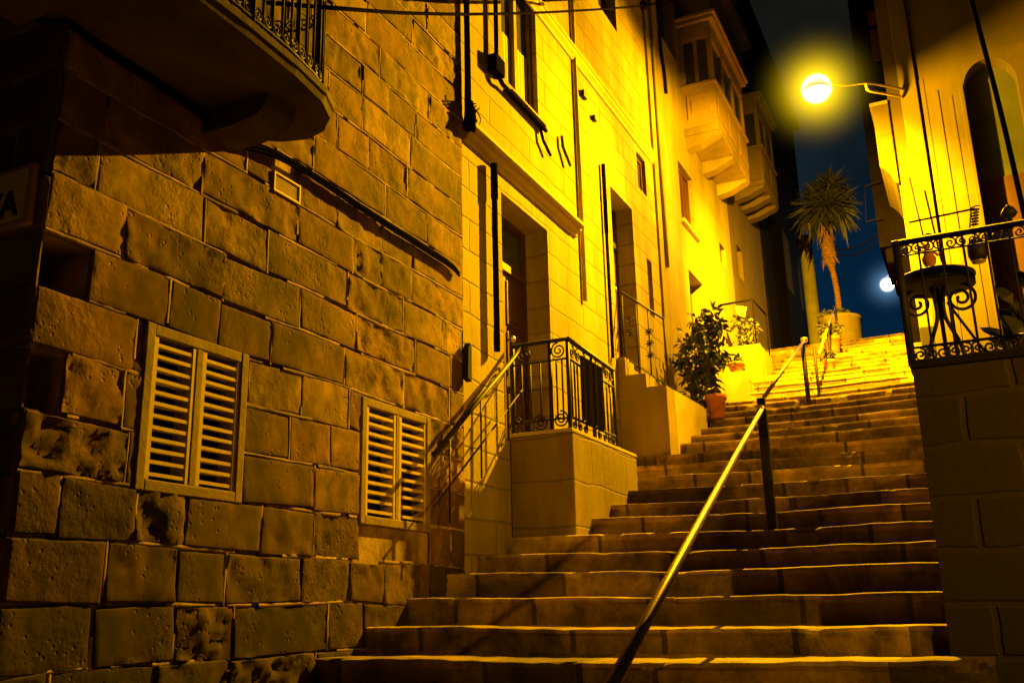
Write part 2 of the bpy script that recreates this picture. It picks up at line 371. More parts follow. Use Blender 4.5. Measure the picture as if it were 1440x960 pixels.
def stones(mb, u0, u1, v0, courses, fn, holes=(), seed=1, prot=(-.002, .004), wlen=(.32, .85), rough=.005, cell=.03):
    """courses of rough-hewn stones standing proud of a mortar bed; mortar is material 1"""
    fn0 = fn
    fn = lambda u, v, w: fn0(u + .012 * noise.noise(Vector((u * 1.3, v * 1.9, seed + 4))) * min(1, (u - u0) * 4, (u1 - u) * 4), v + .022 * noise.noise(Vector((u * .9, v * 1.6, seed))), w)
    rnd = random.Random(seed)
    tone = mb.bm.loops.layers.color.get('tone') or mb.bm.loops.layers.color.new('tone')
    v = v0; joints = []
    for h in courses:
        va, vb = v, v + h; v = vb
        cuts = [u0]
        u = u0 - rnd.uniform(0, .4)
        while u < u1:
            u += rnd.uniform(*wlen)
            if u > u0 + .18 and u < u1 - .18: cuts.append(u)
        cuts.append(u1)
        segs = []
        for a, b in zip(cuts, cuts[1:]):
            parts = [(a, b)]
            for hl in holes:
                if hl[2] < vb - .02 and hl[3] > va + .02:
                    np_ = []
                    for (x, y) in parts:
                        if hl[1] <= x or hl[0] >= y: np_.append((x, y))
                        else:
                            if hl[0] - x > .05: np_.append((x, hl[0]))
                            if y - hl[1] > .05: np_.append((hl[1], y))
                    parts = np_
            segs += parts
        for a, b in segs:
            joints.append((b, va, vb)); joints.append((a, va, vb))
            p = rnd.uniform(*prot); low = min(1, max(0, (1.0 - va) / .8))
            g = rnd.uniform(.002, .011); gv = rnd.uniform(.002, .010)
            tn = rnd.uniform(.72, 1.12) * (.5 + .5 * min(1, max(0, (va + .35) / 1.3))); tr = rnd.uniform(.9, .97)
            ro = rough * (rnd.uniform(.3, 1.0) if rnd.random() < .72 else rnd.uniform(1.8, 3.4))
            ro *= 1 + 1.3 * low; p += .006 * low * rnd.random()
            sk = [rnd.uniform(-.012, .012) for _ in range(8)]
            A, B, C, D = a + g, b - g, va + gv, vb - gv
            nu = max(7, int((B - A) / cell) + 4); nv = max(7, int((D - C) / cell) + 4)
            ch = rnd.uniform(.003, .007)
            eu = ch / (B - A); us_ = [0, eu] + [2 * eu + (1 - 4 * eu) * i / (nu - 4) for i in range(nu - 3)] + [1 - eu, 1]
            ev = ch / (D - C); vs_ = [0, ev] + [2 * ev + (1 - 4 * ev) * i / (nv - 4) for i in range(nv - 3)] + [1 - ev, 1]
            so = Vector((rnd.uniform(0, 50), rnd.uniform(0, 50), 0))
            grid = []
            for j in range(nv + 1):
                row = []
                for i in range(nu + 1):
                    s, t = us_[i], vs_[j]
                    uu = A + (B - A) * s + sk[0] * (1 - t) * (1 - s) + sk[1] * t * (1 - s) + sk[2] * (1 - t) * s + sk[3] * t * s
                    vv = C + (D - C) * t + sk[4] * (1 - t) * (1 - s) + sk[5] * t * (1 - s) + sk[6] * (1 - t) * s + sk[7] * t * s
                    e = min(i, nu - i, j, nv - j)
                    q = Vector((uu * 6, vv * 6, 0)) + so
                    n1 = noise.noise(q) + .6 * noise.noise(q * 2.7) + .4 * noise.noise(q * 6.1)
                    pit = max(0.0, noise.noise(q * 1.9 + Vector((9, 4, 2))) - .28) * 1.6
                    if e < .5:
                        w = -.006 + .003 * noise.noise(q * 1.3); uu += .006 * noise.noise(q * 3); vv += .006 * noise.noise(q * 3 + Vector((5, 5, 5)))
                    elif e < 1.5: w = p * .9 + ro * n1 * .8 - .0008
                    else: w = p + ro * n1 - pit * ro * 1.5
                    if e >= .5: w = max(w, -.018)
                    row.append(mb.bm.verts.new(fn(uu, vv, w)))
                grid.append(row)
            for j in range(nv):
                for i in range(nu):
                    f = mb.bm.faces.new((grid[j][i], grid[j][i + 1], grid[j + 1][i + 1], grid[j + 1][i]))
                    f.smooth = True; f.material_index = 0
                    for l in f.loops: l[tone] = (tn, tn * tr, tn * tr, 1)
    # raised lime pointing, fallen out in places
    def ribbon(p0, p1, k):
        p0, p1 = Vector((*p0, 0)), Vector((*p1, 0))
        d = p1 - p0; n = max(3, int(d.length / .03)); d.normalize(); s_ = Vector((-d.y, d.x, 0))
        prev = None
        for i in range(n + 1):
            p = p0 + (p1 - p0) * (i / n)
            low = min(1, max(0, (1.1 - p.y) / .9))
            blocked = any(h[0] - .004 < p.x < h[1] + .004 and h[2] - .004 < p.y < h[3] + .004 for h in holes)
            a = noise.noise(Vector((p.x * 2.1, p.y * 2.3, k))); b = noise.noise(Vector((p.x * 11, p.y * 11, k + 3)))
            if blocked or a + .3 * b > .30 - .28 * low: prev = None; continue
            hw = .012 + .007 * noise.noise(Vector((p.x * 5, p.y * 5, 7))) + .003 * b
            hh = .0012 + .002 * b + .0016 * a
            c = p + s_ * (.007 * noise.noise(Vector((p.x * 3, p.y * 3, k + 9))))
            cur = [mb.bm.verts.new(fn(*(c + s_ * (hw * o)).xy, w)) for o, w in ((-1, -.007), (-.6, hh), (.6, hh * .9), (1, -.007))]
            if prev:
                for q in range(3):
                    f = mb.bm.faces.new((prev[q], cur[q], cur[q + 1], prev[q + 1])); f.material_index = 1; f.smooth = True
            prev = cur
    v = v0
    for h in courses:
        v += h; ribbon((u0 + .01, v), (u1 - .01, v), v)
    for k, (u, va, vb) in enumerate(joints):
        if u0 + .03 < u < u1 - .03 and k % 2 == 0: ribbon((u, va), (u, vb), k)

# ------------------------------------------------------------------ the stairway, ground and sky
SY, SZ = [], []
mid = [-.224, -.085, .08, .248, .402, .562, .73, .893, 1.07, 1.25, 1.436, 1.62, 1.816, 1.99, 2.164, 2.363, 2.534, 2.721, 2.885, 3.085, 3.28, 3.471]
for i in range(-7, 31):
    SY.append(4.76 + .5 * i)
    SZ.append(mid[i] if 0 <= i < 22 else (-.224 + .158 * i if i < 0 else 3.471 + .184 * (i - 21)))
def stair_z(y):
    z = SZ[0] - .16
    for a, b in zip(SY, SZ):
        if a <= y + 1e-6: z = b
    return z
mb = MB()
NX = 110
xs = [-3.62 + (3.62 - .02) * k / NX for k in range(NX + 1)]
prev = None
rows = []
for i, (y, z) in enumerate(zip(SY, SZ)):
    ii = i - 7
    tilt = .016 * max(0, min(1, (ii + .5) / 2)) * max(0, min(1, (15 - ii) / 6))
    z0 = SZ[i - 1] if i else z - .16
    y1 = SY[i + 1] if i + 1 < len(SY) else y + .5
    zl0 = tilt
    for k_, (yy, zz, kind) in enumerate(((y + .006, z0 - .004, 0), (y + .003, z - .05, 1), (y - .012, z - .022, 2), (y - .004, z - .003, 3), (y + .03, z + .002, 4), ((y + y1) / 2, z + .001, 5), (y1 + .006, z - .004, 6))):
        r = []
        for x in xs:
            n = noise.noise(Vector((x * 2.2, ii * 3.7, 1.3))); n2 = noise.noise(Vector((x * 9, ii * 5.1, 4.3)))
            chip = max(0, noise.noise(Vector((x * 4.3, ii * 7.9, 9.1))) - .34) * .16
            wear = -.016 * math.exp(-((x + 1.7) / .8) ** 2)
            dz = (.010 * n + .004 * n2 + wear) if kind in (2, 3, 4, 5) else .004 * n2
            dy = (.012 * n + .005 * n2) if kind in (1, 2, 3) else 0
            if kind in (2, 3): dz -= chip * .5; dy += chip
            tl = -(x + .95) * tilt
            r.append((x, yy + dy, zz + dz + tl))
        rows.append((i, kind, [mb.bm.verts.new(p) for p in r]))
for (ia, ka, A), (ib, kb, B) in zip(rows, rows[1:]):
    for k in range(NX):
        f = mb.bm.faces.new((A[k], A[k + 1], B[k + 1], B[k])); f.smooth = False
tl_ = mb.bm.loops.layers.color.new('tone')
rs = random.Random(12)
cuts = {}
for i in range(len(SY) + 1):
    u = -3.7; c_ = []
    while u < 0:
        u += rs.uniform(.35, 1.1); c_.append((u, rs.uniform(.62, 1.12)))
    cuts[i] = c_
mb.bm.faces.ensure_lookup_table()
fi = 0
for (ia, ka, A), (ib, kb, B) in zip(rows, rows[1:]):
    for k in range(NX):
        xm = xs[k] + .02
        st = min(max(ia, 0), len(SY))
        tv = next((t for u, t in cuts[st] if xm < u), 1.0)
        joint = any(abs(xm - u) < .018 for u, t in cuts[st])
        if ka == 0: tv *= .82                      # dirt gathers at the foot of each riser
        if joint and ka < 3: tv *= .55
        for l in mb.bm.faces[fi].loops: l[tl_] = (tv, tv * .97, tv * .94, 1)
        fi += 1
weather(M['step'], 1.3, .36, .5, .4)
weather(M['step'], 4.5, .36, .47, .42)
stair = struct(mb.build('stone_stairway', M['step']))
TOPZ = SZ[-1]
mb = MB(); mb.box(-30, 30, -60, SY[0] + .3, -2.2, SZ[0] - .17)
struct(mb.build('lower_street', M['pave']))
mb = MB(); mb.quad((-400, -400, -2.3), (400, -400, -2.3), (400, 600, -2.3), (-400, 600, -2.3))
struct(mb.build('ground', M['pave']))
mb = MB(); mb.box(-3.6, -.02, SY[-1] + .49, 60, TOPZ - .3, TOPZ - .006)
struct(mb.build('upper_street', M['step']))

# ------------------------------------------------------------------ left: rough stone corner house
COURSE = .263
V0 = .08 - COURSE * 8
NC = 34
h1 = (3.33, 4.05, .60, 1.392)
h2 = (5.17, 6.03, .575, 1.375)
sock = [(2.72, 2.97, 1.395, 1.645), (2.72, 2.89, .87, 1.13)]
vent_h = (4.19, 4.44, 2.435, 2.56)
house1 = thing('stone_house', 'rough brown stone corner house on the left with two louvred windows near the ground', 'house', (-4.5, 4.6, -2))
mb = MB()
holed_wall(mb, 2.7, 6.56, V0, V0 + COURSE * NC, [h1, h2, vent_h] + sock, FL(W - .022), depth=.23, mi=1, thick=.3)
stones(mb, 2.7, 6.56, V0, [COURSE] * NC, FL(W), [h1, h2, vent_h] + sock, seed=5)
mb.build('wall', [M['stone'], M['mortar']], house1)
mb = MB()
holed_wall(mb, -9.0, W - .31, V0, V0 + COURSE * NC, [], FC(2.722), mi=1, thick=.3)
stones(mb, -5.6, W + .004, V0, [COURSE] * NC, FC(2.7), seed=11, prot=(.004, .03))
mb.build('wall', [M['quoin'], M['quoin']], house1)
# worn-out sockets in the corner stones
mb = MB()
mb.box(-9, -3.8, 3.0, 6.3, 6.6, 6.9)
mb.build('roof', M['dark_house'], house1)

def louvre_window(hole, nsl, label):
    a, b, c, d = hole
    w = MB()
    fw = .048
    for (p0, p1, q0, q1) in ((a - .008, a + fw, c - .008, d + .008), (b - fw, b + .008, c - .008, d + .008), (a + fw, b - fw, d - fw, d + .008), (a + fw, b - fw, c - .008, c + fw)):
        w.box(W - .14, W + .006 + .003 * (q0 < c), p0, p1, q0, q1, bev=.006)
    w.box(W - .12, W + .004, (a + b) / 2 - .022, (a + b) / 2 + .022, c + fw, d - fw, bev=.004)
    win = w.build('window', M['frame'], house1)
    win['label'] = label
    bk = MB(); bk.box(W - .24, W - .16, a + .002, b - .002, c + .002, d - .002); bk.build('dark_opening', M['black'], win)
    for (l0, l1) in ((a + fw + .003, (a + b) / 2 - .025), ((a + b) / 2 + .025, b - fw - .003)):
        s = MB()
        s.box(W - .10, W + .001, l0, l0 + .026, c + fw + .002, d - fw - .002)
        s.box(W - .10, W + .001, l1 - .022, l1, c + fw + .002, d - fw - .002)
        z0, z1 = c + fw + .008, d - fw - .008
        for k in range(nsl):
            zc = z0 + (z1 - z0) * (k + .5) / nsl
            t = MB
            ht = (z1 - z0) / nsl
            # tilted blade: low at the front, high at the back
            y0, y1 = l0 + .027, l1 - .023
            jz = random.uniform(-.004, .004); ta = random.uniform(.7, 1.5)
            th = .010
            f0 = Vector((W - .002, 0, zc - ht * .30 + jz)); f1 = Vector((W - .06, 0, zc - ht * .22 * ta + jz))
            vs = []
            for yy in (y0, y1):
                for pt, dz in ((f0, 0), (f0, ht * .31), (f1, th), (f1, 0)):
                    vs.append(s.bm.verts.new((pt.x, yy, pt.z + dz)))
            A, B = vs[:4], vs[4:]
            s.bm.faces.new(A[::-1]); s.bm.faces.new(B)
            for q in range(4): s.bm.faces.new((A[q], A[(q + 1) % 4], B[(q + 1) % 4], B[q]))
        s.build('louvre_shutter', M['slat'], win)
louvre_window(h1, 12, 'left louvred window in the rough stone wall')
louvre_window(h2, 11, 'right louvred window in the rough stone wall')
# ventilation grille
mb = MB()
a, b, c, d = vent_h
mb.box(W - .02, W + .012, a, b, d - .012, d); mb.box(W - .02, W + .012, a, b, c, c + .012)
mb.box(W - .02, W + .012, a, a + .012, c + .012, d - .012); mb.box(W - .02, W + .012, b - .012, b, c + .012, d - .012)
for k in range(8):
    z = c + .016 + k * .0125
    mb.box(W - .006, W + .006, a + .012, b - .012, z, z + .0042)
mb.box(W - .04, W - .02, a, b, c, d, mi=1)
mb.build('vent_grille', [M['slat'], M['black']], house1)

# ------------------------------------------------------------------ balcony over the corner
bal = thing('balcony', 'dark stone balcony with rounded end and black iron railing, high on the rough stone house', 'balcony', (W, 3.2, 2.7))
outline = [(W - .03, 4.07), (-3.40, 4.16), (-3.26, 4.2), (-3.12, 4.16), (-3.0, 4.05), (-2.93, 3.88), (-2.895, 3.6), (-2.88, 3.2), (-2.88, 2.2), (-2.9, 1.2), (W - .03, 1.2)]
mb = MB()
def ring(off, z):
    c = Vector((-3.25, 3.2))
    out = []
    for (x, y) in outline:
        dx = (x + 3.6); dy = y - 2.6
        out.append((x + off * (1 if x > W else 0), y + (off if y > 3.7 else 0), z))
    return out
levels = [(-.2, 2.665), (-.17, 2.668), (-.13, 2.70), (-.03, 2.705), (0, 2.712), (.01, 2.75), (.018, 2.76), (.018, 2.80), (.0, 2.815)]
rings = [[mb.bm.verts.new(p) for p in ring(o_, z)] for o_, z in levels]
n = len(outline)
for A, B in zip(rings, rings[1:]):
    for k in range(n): mb.bm.faces.new((A[k], A[(k + 1) % n], B[(k + 1) % n], B[k]))
mb.bm.faces.new(rings[0][::-1]); mb.bm.faces.new(rings[-1])
mb.build('slab', M['under'], bal)
for yb in (3.72, 2.35):
    mb = MB()
    prof = [(W - .02, 2.53), (-3.3, 2.53), (-3.14, 2.55), (-3.08, 2.6), (-3.07, 2.69), (W - .02, 2.69)]
    mb.prism(prof, yb - .12, yb + .12, fn=lambda u, v, w: (u, w, v))
    mb.build('bracket', M['under'], bal)
# railing following the outline
path = [Vector((x, y, 0)) for x, y in ((-3.46, 4.06), (-3.40, 4.11), (-3.26, 4.15), (-3.13, 4.11), (-3.03, 4.02), (-2.965, 3.86), (-2.93, 3.6), (-2.915, 3.2), (-2.915, 2.3))]
def along(path, s):
    for a, b in zip(path, path[1:]):
        L = (b - a).length
        if s <= L: return a + (b - a) * (s / L)
        s -= L
    return path[-1].copy()
TL = sum((b - a).length for a, b in zip(path, path[1:]))
mb = MB()
mb.tube([along(path, TL * k / 60) + Vector((0, 0, 3.78)) for k in range(61)], .018, 8)
mb.tube([along(path, TL * k / 60) + Vector((0, 0, 2.87)) for k in range(61)], .010, 6)
mb.tube([along(path, TL * k / 60) + Vector((0, 0, 3.42)) for k in range(61)], .008, 6)
mb.build('rail_frame', M['iron'], bal)
s = 0.0
k = 0
while s < TL:
    p = along(path, s)
    r = .014 if k % 8 == 0 else .0085
    bm_ = MB(); bm_.tube([p + Vector((0, 0, 2.8)), p + Vector((0, 0, 3.77))], r, 6); bm_.build('bar', M['iron'], bal)
    q = along(path, min(TL, s + .03))
    e1 = (q - p).normalized() if (q - p).length > 1e-6 else Vector((0, 1, 0))
    mid_ = along(path, min(TL, s + .042))
    for zz_, a_, dr_ in ((2.915, PI / 2, 1), (3.465, -PI / 2, -1)):
        sc = MB(); sc.tube(spiral(mid_ + Vector((0, 0, zz_)), .036, 1.4, a_, e1, Vector((0, 0, 1)), 18, dr_), .006, 5); sc.build('scroll', M['iron'], bal)
    s += .078; k += 1


# street name plate round the corner
sg = thing('street_sign', 'dim enamel street name plate ending in VA on the corner of the stone house', 'sign', (-3.8, 2.66, 1.85))
mb = MB(); mb.box(-4.3, -3.525, 2.635, 2.672, 1.665, 1.955, bev=.012); mb.build('border', M['signframe'], sg)
mb = MB(); mb.box(-4.27, -3.555, 2.628, 2.634, 1.695, 1.925); mb.build('plate', M['sign'], sg)
tcu = bpy.data.curves.new('lettering', 'FONT'); tcu.body = 'VA'; tcu.size = .165; tcu.extrude = .002; tcu.align_x = 'RIGHT'; tcu.offset = .004
to = bpy.data.objects.new('tmp_text', tcu); COL.objects.link(to)
bpy.context.view_layer.update()
dg = bpy.context.evaluated_depsgraph_get()
me = bpy.data.meshes.new_from_object(to.evaluated_get(dg)); me.name = 'lettering'
bpy.data.objects.remove(to)
me.transform(Matrix.Translation((-3.585, 2.624, 1.715)) @ Matrix.Rotation(PI / 2, 4, 'X'))
me.materials.clear(); me.materials.append(M['letter'])
lo = bpy.data.objects.new('lettering', me); COL.objects.link(lo); lo.parent = sg; lo.matrix_parent_inverse = Matrix.Translation(-sg.location)

# cable sagging along the stone wall, ending in a taped end
cpts = [(-4.6, 2.66, 2.88), (-3.98, 2.66, 2.86), (-3.6, 2.655, 2.69), (-3.455, 2.68, 2.65)] + [(W + .03, y, z) for y, z in ((2.9, 2.64), (3.2, 2.635), (3.5, 2.62), (3.75, 2.58), (3.92, 2.60), (4.1, 2.645), (4.5, 2.67), (5.2, 2.655), (5.9, 2.65), (6.3, 2.645), (6.44, 2.62))]
def smooth_path(pts, n=8):
    pts = [Vector(p) for p in pts]; out = []
    for i in range(len(pts) - 1):
        p0, p1, p2, p3 = pts[max(i - 1, 0)], pts[i], pts[i + 1], pts[min(i + 2, len(pts) - 1)]
        for k in range(n):
            t = k / n
            out.append(.5 * ((2 * p1) + (p2 - p0) * t + (2 * p0 - 5 * p1 + 4 * p2 - p3) * t * t + (3 * p1 - p0 - 3 * p2 + p3) * t ** 3))
    return out + [pts[-1]]
mb = MB()
sp_ = smooth_path(cpts)
mb.tube(sp_, .012, 8)
mb.tube([p + Vector((.004, 0, -.024)) for p in sp_[24:]], .010, 8)
mb.tube([p + Vector((-.004, 0, .02)) for p in sp_[30:-3]], .006, 6)
tag(mb.build('wall_cable', M['rail'] if False else M['cable']), 'thick cable running along the rough stone wall under the balcony', 'cable')

# ------------------------------------------------------------------ left: pale house with the first two doors
d1h = (7.31, 8.36, 1.44, 3.675)
w1h = (7.39, 8.23, 4.89, 6.55)
d2h = (10.37, 11.2, 2.8, 4.985)
swa = (11.54, 11.92, 5.44, 5.97)
swb = (11.72, 11.93, 3.72, 4.5)
u1h = (10.28, 11.0, 7.46, 9.3)
house2 = thing('pale_house', 'pale limestone house with two dark doors, lit yellow by the street lamp', 'house', (W - 1, 9.4, 0))
mb = MB()
X2 = W - .004
holed_wall(mb, 6.565, 12.28, -1.2, 11.5, [d1h, w1h, d2h, swa, swb, u1h], FL(X2), depth=.34, thick=.4)
mb.build('wall', M['house2'], house2)

def panel_door(parent, h, x, transom=True, rec=.26, label=None):
    a, b, c, d = h
    mb = MB()
    xx = x - rec
    mb.box(xx - .06, xx - .02, a + .001, b - .001, c + .002, d - .001)
    top = d - .52 if transom else d - .06
    mid = (a + b) / 2
    for (l0, l1) in ((a + .05, mid - .012), (mid + .012, b - .05)):
        mb.box(xx - .02, xx + .012, l0, l1, c + .01, top - .03, bev=.004)
        hgt = top - .03 - c - .01
        for (f0, f1) in ((.04, .3), (.34, .66), (.7, .96)):
            z0, z1 = c + .01 + hgt * f0, c + .01 + hgt * f1
            mb.box(xx + .012, xx + .026, l0 + .06, l1 - .06, z0, z1, bev=.008)
            mb.box(xx + .026, xx + .036, l0 + .11, l1 - .11, z0 + .05, z1 - .05, bev=.006)
    mb.box(xx - .02, xx + .03, a + .002, a + .05, c + .004, d - .002); mb.box(xx - .02, xx + .03, b - .05, b - .002, c + .004, d - .002)
    mb.box(xx - .02, xx + .045, a + .05, b - .05, top - .03, top + .05, bev=.008)
    mb.box(xx - .02, xx + .03, a + .05, b - .05, d - .05, d - .003)
    do = mb.build('door', M['wood'], parent)
    if label: do['label'] = label
    if transom:
        g = MB(); g.box(xx - .015, xx - .005, a + .05, b - .05, top + .05, d - .05); g.build('fanlight', M['pane'], do)
    kn = MB(); kn.lathe([(0, 0), (.012, 0), (.012, .03), (.03, .04), (.034, .055), (.024, .072), (0, .076)], (0, 0, 0), 14)
    bmesh.ops.rotate(kn.bm, verts=kn.bm.verts[:], cent=(0, 0, 0), matrix=Matrix.Rotation(PI / 2, 3, 'Y'))
    bmesh.ops.translate(kn.bm, verts=kn.bm.verts[:], vec=(xx + .036, mid + .05, c + 1.02))
    kn.build('door_knob', M['rail'], do)
    return do
panel_door(house2, d1h, X2, rec=.27, label='dark panelled door behind the first iron railing')
panel_door(house2, d2h, X2, rec=.25, label='dark brown door above the stepped side block')

def window(parent, h, x, kind='glass', rec=.16, label=None, sill=True):
    a, b, c, d = h
    xx = x - rec
    fr = MB(); t = .05
    for (p0, p1, q0, q1) in ((a + .001, a + t, c + .001, d - .001), (b - t, b - .001, c + .001, d - .001), (a + t, b - t, d - t, d - .001), (a + t, b - t, c + .001, c + t)):
        fr.box(xx - .03, xx + .03, p0, p1, q0, q1)
    m_ = (a + b) / 2
    if b - a > .5: fr.box(xx - .03, xx + .04, m_ - .03, m_ + .03, c + t, d - t)
    wn = fr.build('window', M['frame'] if kind == 'glass' else M['wood'], parent)
    if label: wn['label'] = label
    g = MB(); g.box(xx - .02, xx - .012, a + t, b - t, c + t, d - t)
    if kind == 'shut':
        g2 = MB()
        n = int((d - c - 2 * t) / .05)
        for (l0, l1) in ((a + t, m_ - .031), (m_ + .031, b - t)) if b - a > .5 else ((a + t, b - t),):
            for k in range(n):
                z = c + t + (d - c - 2 * t) * k / n
                g2.box(xx - .012, xx + .012, l0, l1, z + .008, z + .042, rz=Matrix.Rotation(.5, 3, 'Y'), piv=(xx, 0, z + .025))
        g2.build('shutter', M['wood'], wn)
        g.build('pane', M['black'], wn)
    else:
        g.build('pane', M['pane'] if kind == 'glass' else M['black'], wn)
    if sill:
        sl = MB(); sl.box(x - .05, x + .06, a - .06, b + .06, c - .07, c - .004, bev=.012); sl.build('sill', M['trim'], wn)
    return wn
w1 = window(house2, w1h, X2, 'glass', rec=.085, label='tall window with pale blind above the first door', sill=False)
mb = MB()
for (c0, c1) in ((w1h[0] + .06, 7.77), (7.85, w1h[1] - .06)):
    nn = 10
    for k in range(nn):
        y0 = c0 + (c1 - c0) * k / nn; y1 = c0 + (c1 - c0) * (k + 1) / nn
        xa = X2 - .088 + (.008 if k % 2 else 0); xb = X2 - .088 + (0 if k % 2 else .008)
        mb.quad((xa, y0, w1h[2] + .06), (xb, y1, w1h[2] + .06), (xb, y1, w1h[2] + .62), (xa, y0, w1h[2] + .62))
mb.build('blind', M['curtain'], w1)
window(house2, u1h, X2, 'dark', label='dark upper window over the second door', sill=False)
window(house2, swa, X2, 'shut', label='small square window above and beside the second door', sill=False, rec=.08)
window(house2, swb, X2, 'shut', label='narrow slot window beside the second door', sill=False, rec=.08)
# string course above the first door and the long one higher up
mb = MB()
prof = [(0, 3.86), (.03, 3.87), (.04, 3.90), (.075, 3.925), (.085, 3.955), (.12, 3.965), (.12, 4.0), (0, 4.03)]
mb.prism([(X2 + u, v) for u, v in prof], 6.6, 9.12, fn=lambda u, v, w: (u, w, v)); mb.build('cornice', M['trim'], house2)
mb = MB()
prof = [(0, 6.07), (.02, 6.075), (.03, 6.11), (.06, 6.14), (.06, 6.18), (.03, 6.19), (.03, 6.21), (.055, 6.22), (.055, 6.25), (0, 6.27)]
mb.prism([(X2 + u, v) for u, v in prof], 6.6, 12.26, fn=lambda u, v, w: (u, w, v)); mb.build('string_course', M['trim'], house2)
mb = MB()
mb.tube([(X2 + .026, 9.28, 3.2), (X2 + .026, 9.28, 11.2)], .022, 10); mb.build('downpipe', M['trim'], house2)

# pipes and cables on the pale house
mb = MB()
mb.tube([(X2 + .055, 7.065, 2.12), (X2 + .055, 7.065, 3.5)], .026, 10)
mb.tube([(X2 + .055, 7.065, 3.5), (X2 + .055, 7.065, 3.83)], .033, 10)
tag(mb.build('drainpipe', M['cable']), 'short dark pipe standing on the wall left of the first door', 'pipe')
mb = MB()
mb.tube(smooth_path([(X2 + .05, 7.17, 6.6), (X2 + .05, 7.17, 5.9), (X2 + .05, 7.17, 5.2), (X2 + .05, 7.17, 4.85), (X2 + .06, 7.25, 4.73), (X2 + .05, 7.42, 4.74), (X2 + .05, 7.9, 4.735), (X2 + .05, 8.3, 4.73)], 4), .021, 8)
mb.box(X2 + .002, X2 + .09, 7.08, 7.27, 4.78, 4.95, bev=.008)
mb.box(X2 + .001, X2 + .05, 7.5, 8.3, 4.745, 4.80)
mb.tube([(X2 + .03, 8.2, 4.72), (X2 + .04, 8.24, 4.6), (X2 + .05, 8.4, 4.5)], .016, 6)
tag(mb.build('gas_pipe', M['cable']), 'dark conduit bending under the tall window on the pale house', 'pipe')
mb = MB()
mb.tube([(X2 + .03, 8.78, 4.9), (X2 + .035, 8.79, 4.78), (X2 + .05, 8.95, 4.62)], .018, 6)
tag(mb.build('wall_hook', M['iron']), 'small dark bent hook on the wall past the conduit', 'hook')
mb = MB()
for k, (dy, r) in enumerate(((0, .018), (.035, .012), (.06, .014), (.02, .01))):
    mb.tube(smooth_path([(X2 + .04 + .012 * (k % 2), 6.58 + dy + .01 * math.sin(z * 3 + k), z) for z in (6.6, 6.0, 5.5, 5.0, 4.5, 4.2, 4.03)], 4), r, 6)
for k in range(16):
    a = random.uniform(0, 2 * PI); L = random.uniform(.06, .16)
    mb.tube(smooth_path([(X2 + .06, 6.6, 4.12 + random.uniform(-.06, .1)), (X2 + .09 + random.uniform(0, .05), 6.6 + math.cos(a) * L * .6, 4.12 + math.sin(a) * L * .6), (X2 + .08, 6.6 + math.cos(a) * L, 4.1 + math.sin(a) * L)], 3), .004, 5)
mb.lathe([(0, 3.92), (.045, 3.94), (.06, 4.0), (.05, 4.1), (.03, 4.2), (0, 4.22)], (X2 + .06, 6.61, 0), 10)
tag(mb.build('cable_bundle', M['cable']), 'bundle of black cables with frayed ends hanging at the joint of the two left houses', 'cable')
mb = MB()
mb.tube([(X2 + .035, 10.06, 2.75), (X2 + .035, 10.06, 4.25)], .02, 8)
mb.tube([(X2 + .035, 10.06, 4.25), (X2 + .035, 10.06, 5.12)], .026, 8)
tag(mb.build('thin_pipe', M['cable']), 'thin dark pipe on the yellow wall left of the second door', 'pipe')
mb = MB()
mb.box(X2, X2 + .05, 9.48, 9.6, 5.74, 5.82, bev=.005)
tag(mb.build('wall_clip', M['iron']), 'larger of two dark fixings on the pale wall under the string course', 'fixing')
mb = MB(); mb.box(X2, X2 + .05, 9.82, 9.9, 5.6, 5.66, bev=.005)
tag(mb.build('wall_clip', M['iron']), 'smaller of two dark fixings on the pale wall under the string course', 'fixing')

# overhead cable with its connector
mb = MB()
op = smooth_path([at(375, 4, 3.75), at(475, 12, 4.0), at(580, 19, 5.2), at(690, 20, 6.75), at(800, 16, 8.7), at(905, 8, 11.4), at(990, -6, 14.0)], 8)
mb.tube(op, .013, 8)
mb.lathe([(0, -.06), (.05, -.05), (.06, 0), (.05, .05), (0, .06)], at(905, 8, 11.4), 10)
tag(mb.build('overhead_cable', M['cable']), 'black cable sagging across the top from the balcony towards the far house', 'cable')

# first landing block with rail
land = thing('door_landing', 'plastered stone landing in front of the first door, side lit yellow', 'landing', (-3.2, 8.0, .6))
mb = MB()
mb.box(W + .002, -2.93, 7.38, 9.05, -.2, 1.44, bev=.012)
mb.build('block', M['landing'], land)
mb = MB()
mb.box(W + .003, -2.928, 7.378, 9.052, 1.443, 1.475, bev=.006)
mb.build('top_slab', M['trim'], land)
# sloping wing at the far end of the side wall
XR = -2.955
rl = thing('iron_railing', 'black wrought iron railing with scrolls round the landing of the first door', 'railing', (-3.2, 8.0, 1.46))
mb = MB()
Zt, Zb = 2.245, 1.475
L0 = Vector((W + .03, 7.41, 0)); L1 = Vector((XR, 7.41, 0)); L2 = Vector((XR, 8.55, 0))
zz = lambda p, z: Vector((p.x, p.y, z))
mb.bar(zz(L0, Zt), zz(L1, Zt), .03); mb.bar(zz(L1, Zt), zz(L2, Zt - .03), .034)
mb.bar(zz(L0, Zb + .09), zz(L1, Zb + .09), .014); mb.bar(zz(L1, Zb + .1), zz(L2, Zb + .1), .016)
mb.bar(zz(L0, Zt - .17), zz(L1, Zt - .17), .014); mb.bar(zz(L1, Zt - .17), zz(L2, Zt - .2), .016)
mb.build('rail_frame', M['iron'], rl)
for p in (L0, L1, L1 + (L0 - L1) * .32, L2, L1 + (L2 - L1) * .5):
    pm = MB(); pm.bar(zz(p, Zb - .005), zz(p, Zt), .026); pm.build('post', M['iron'], rl)
mb = MB()
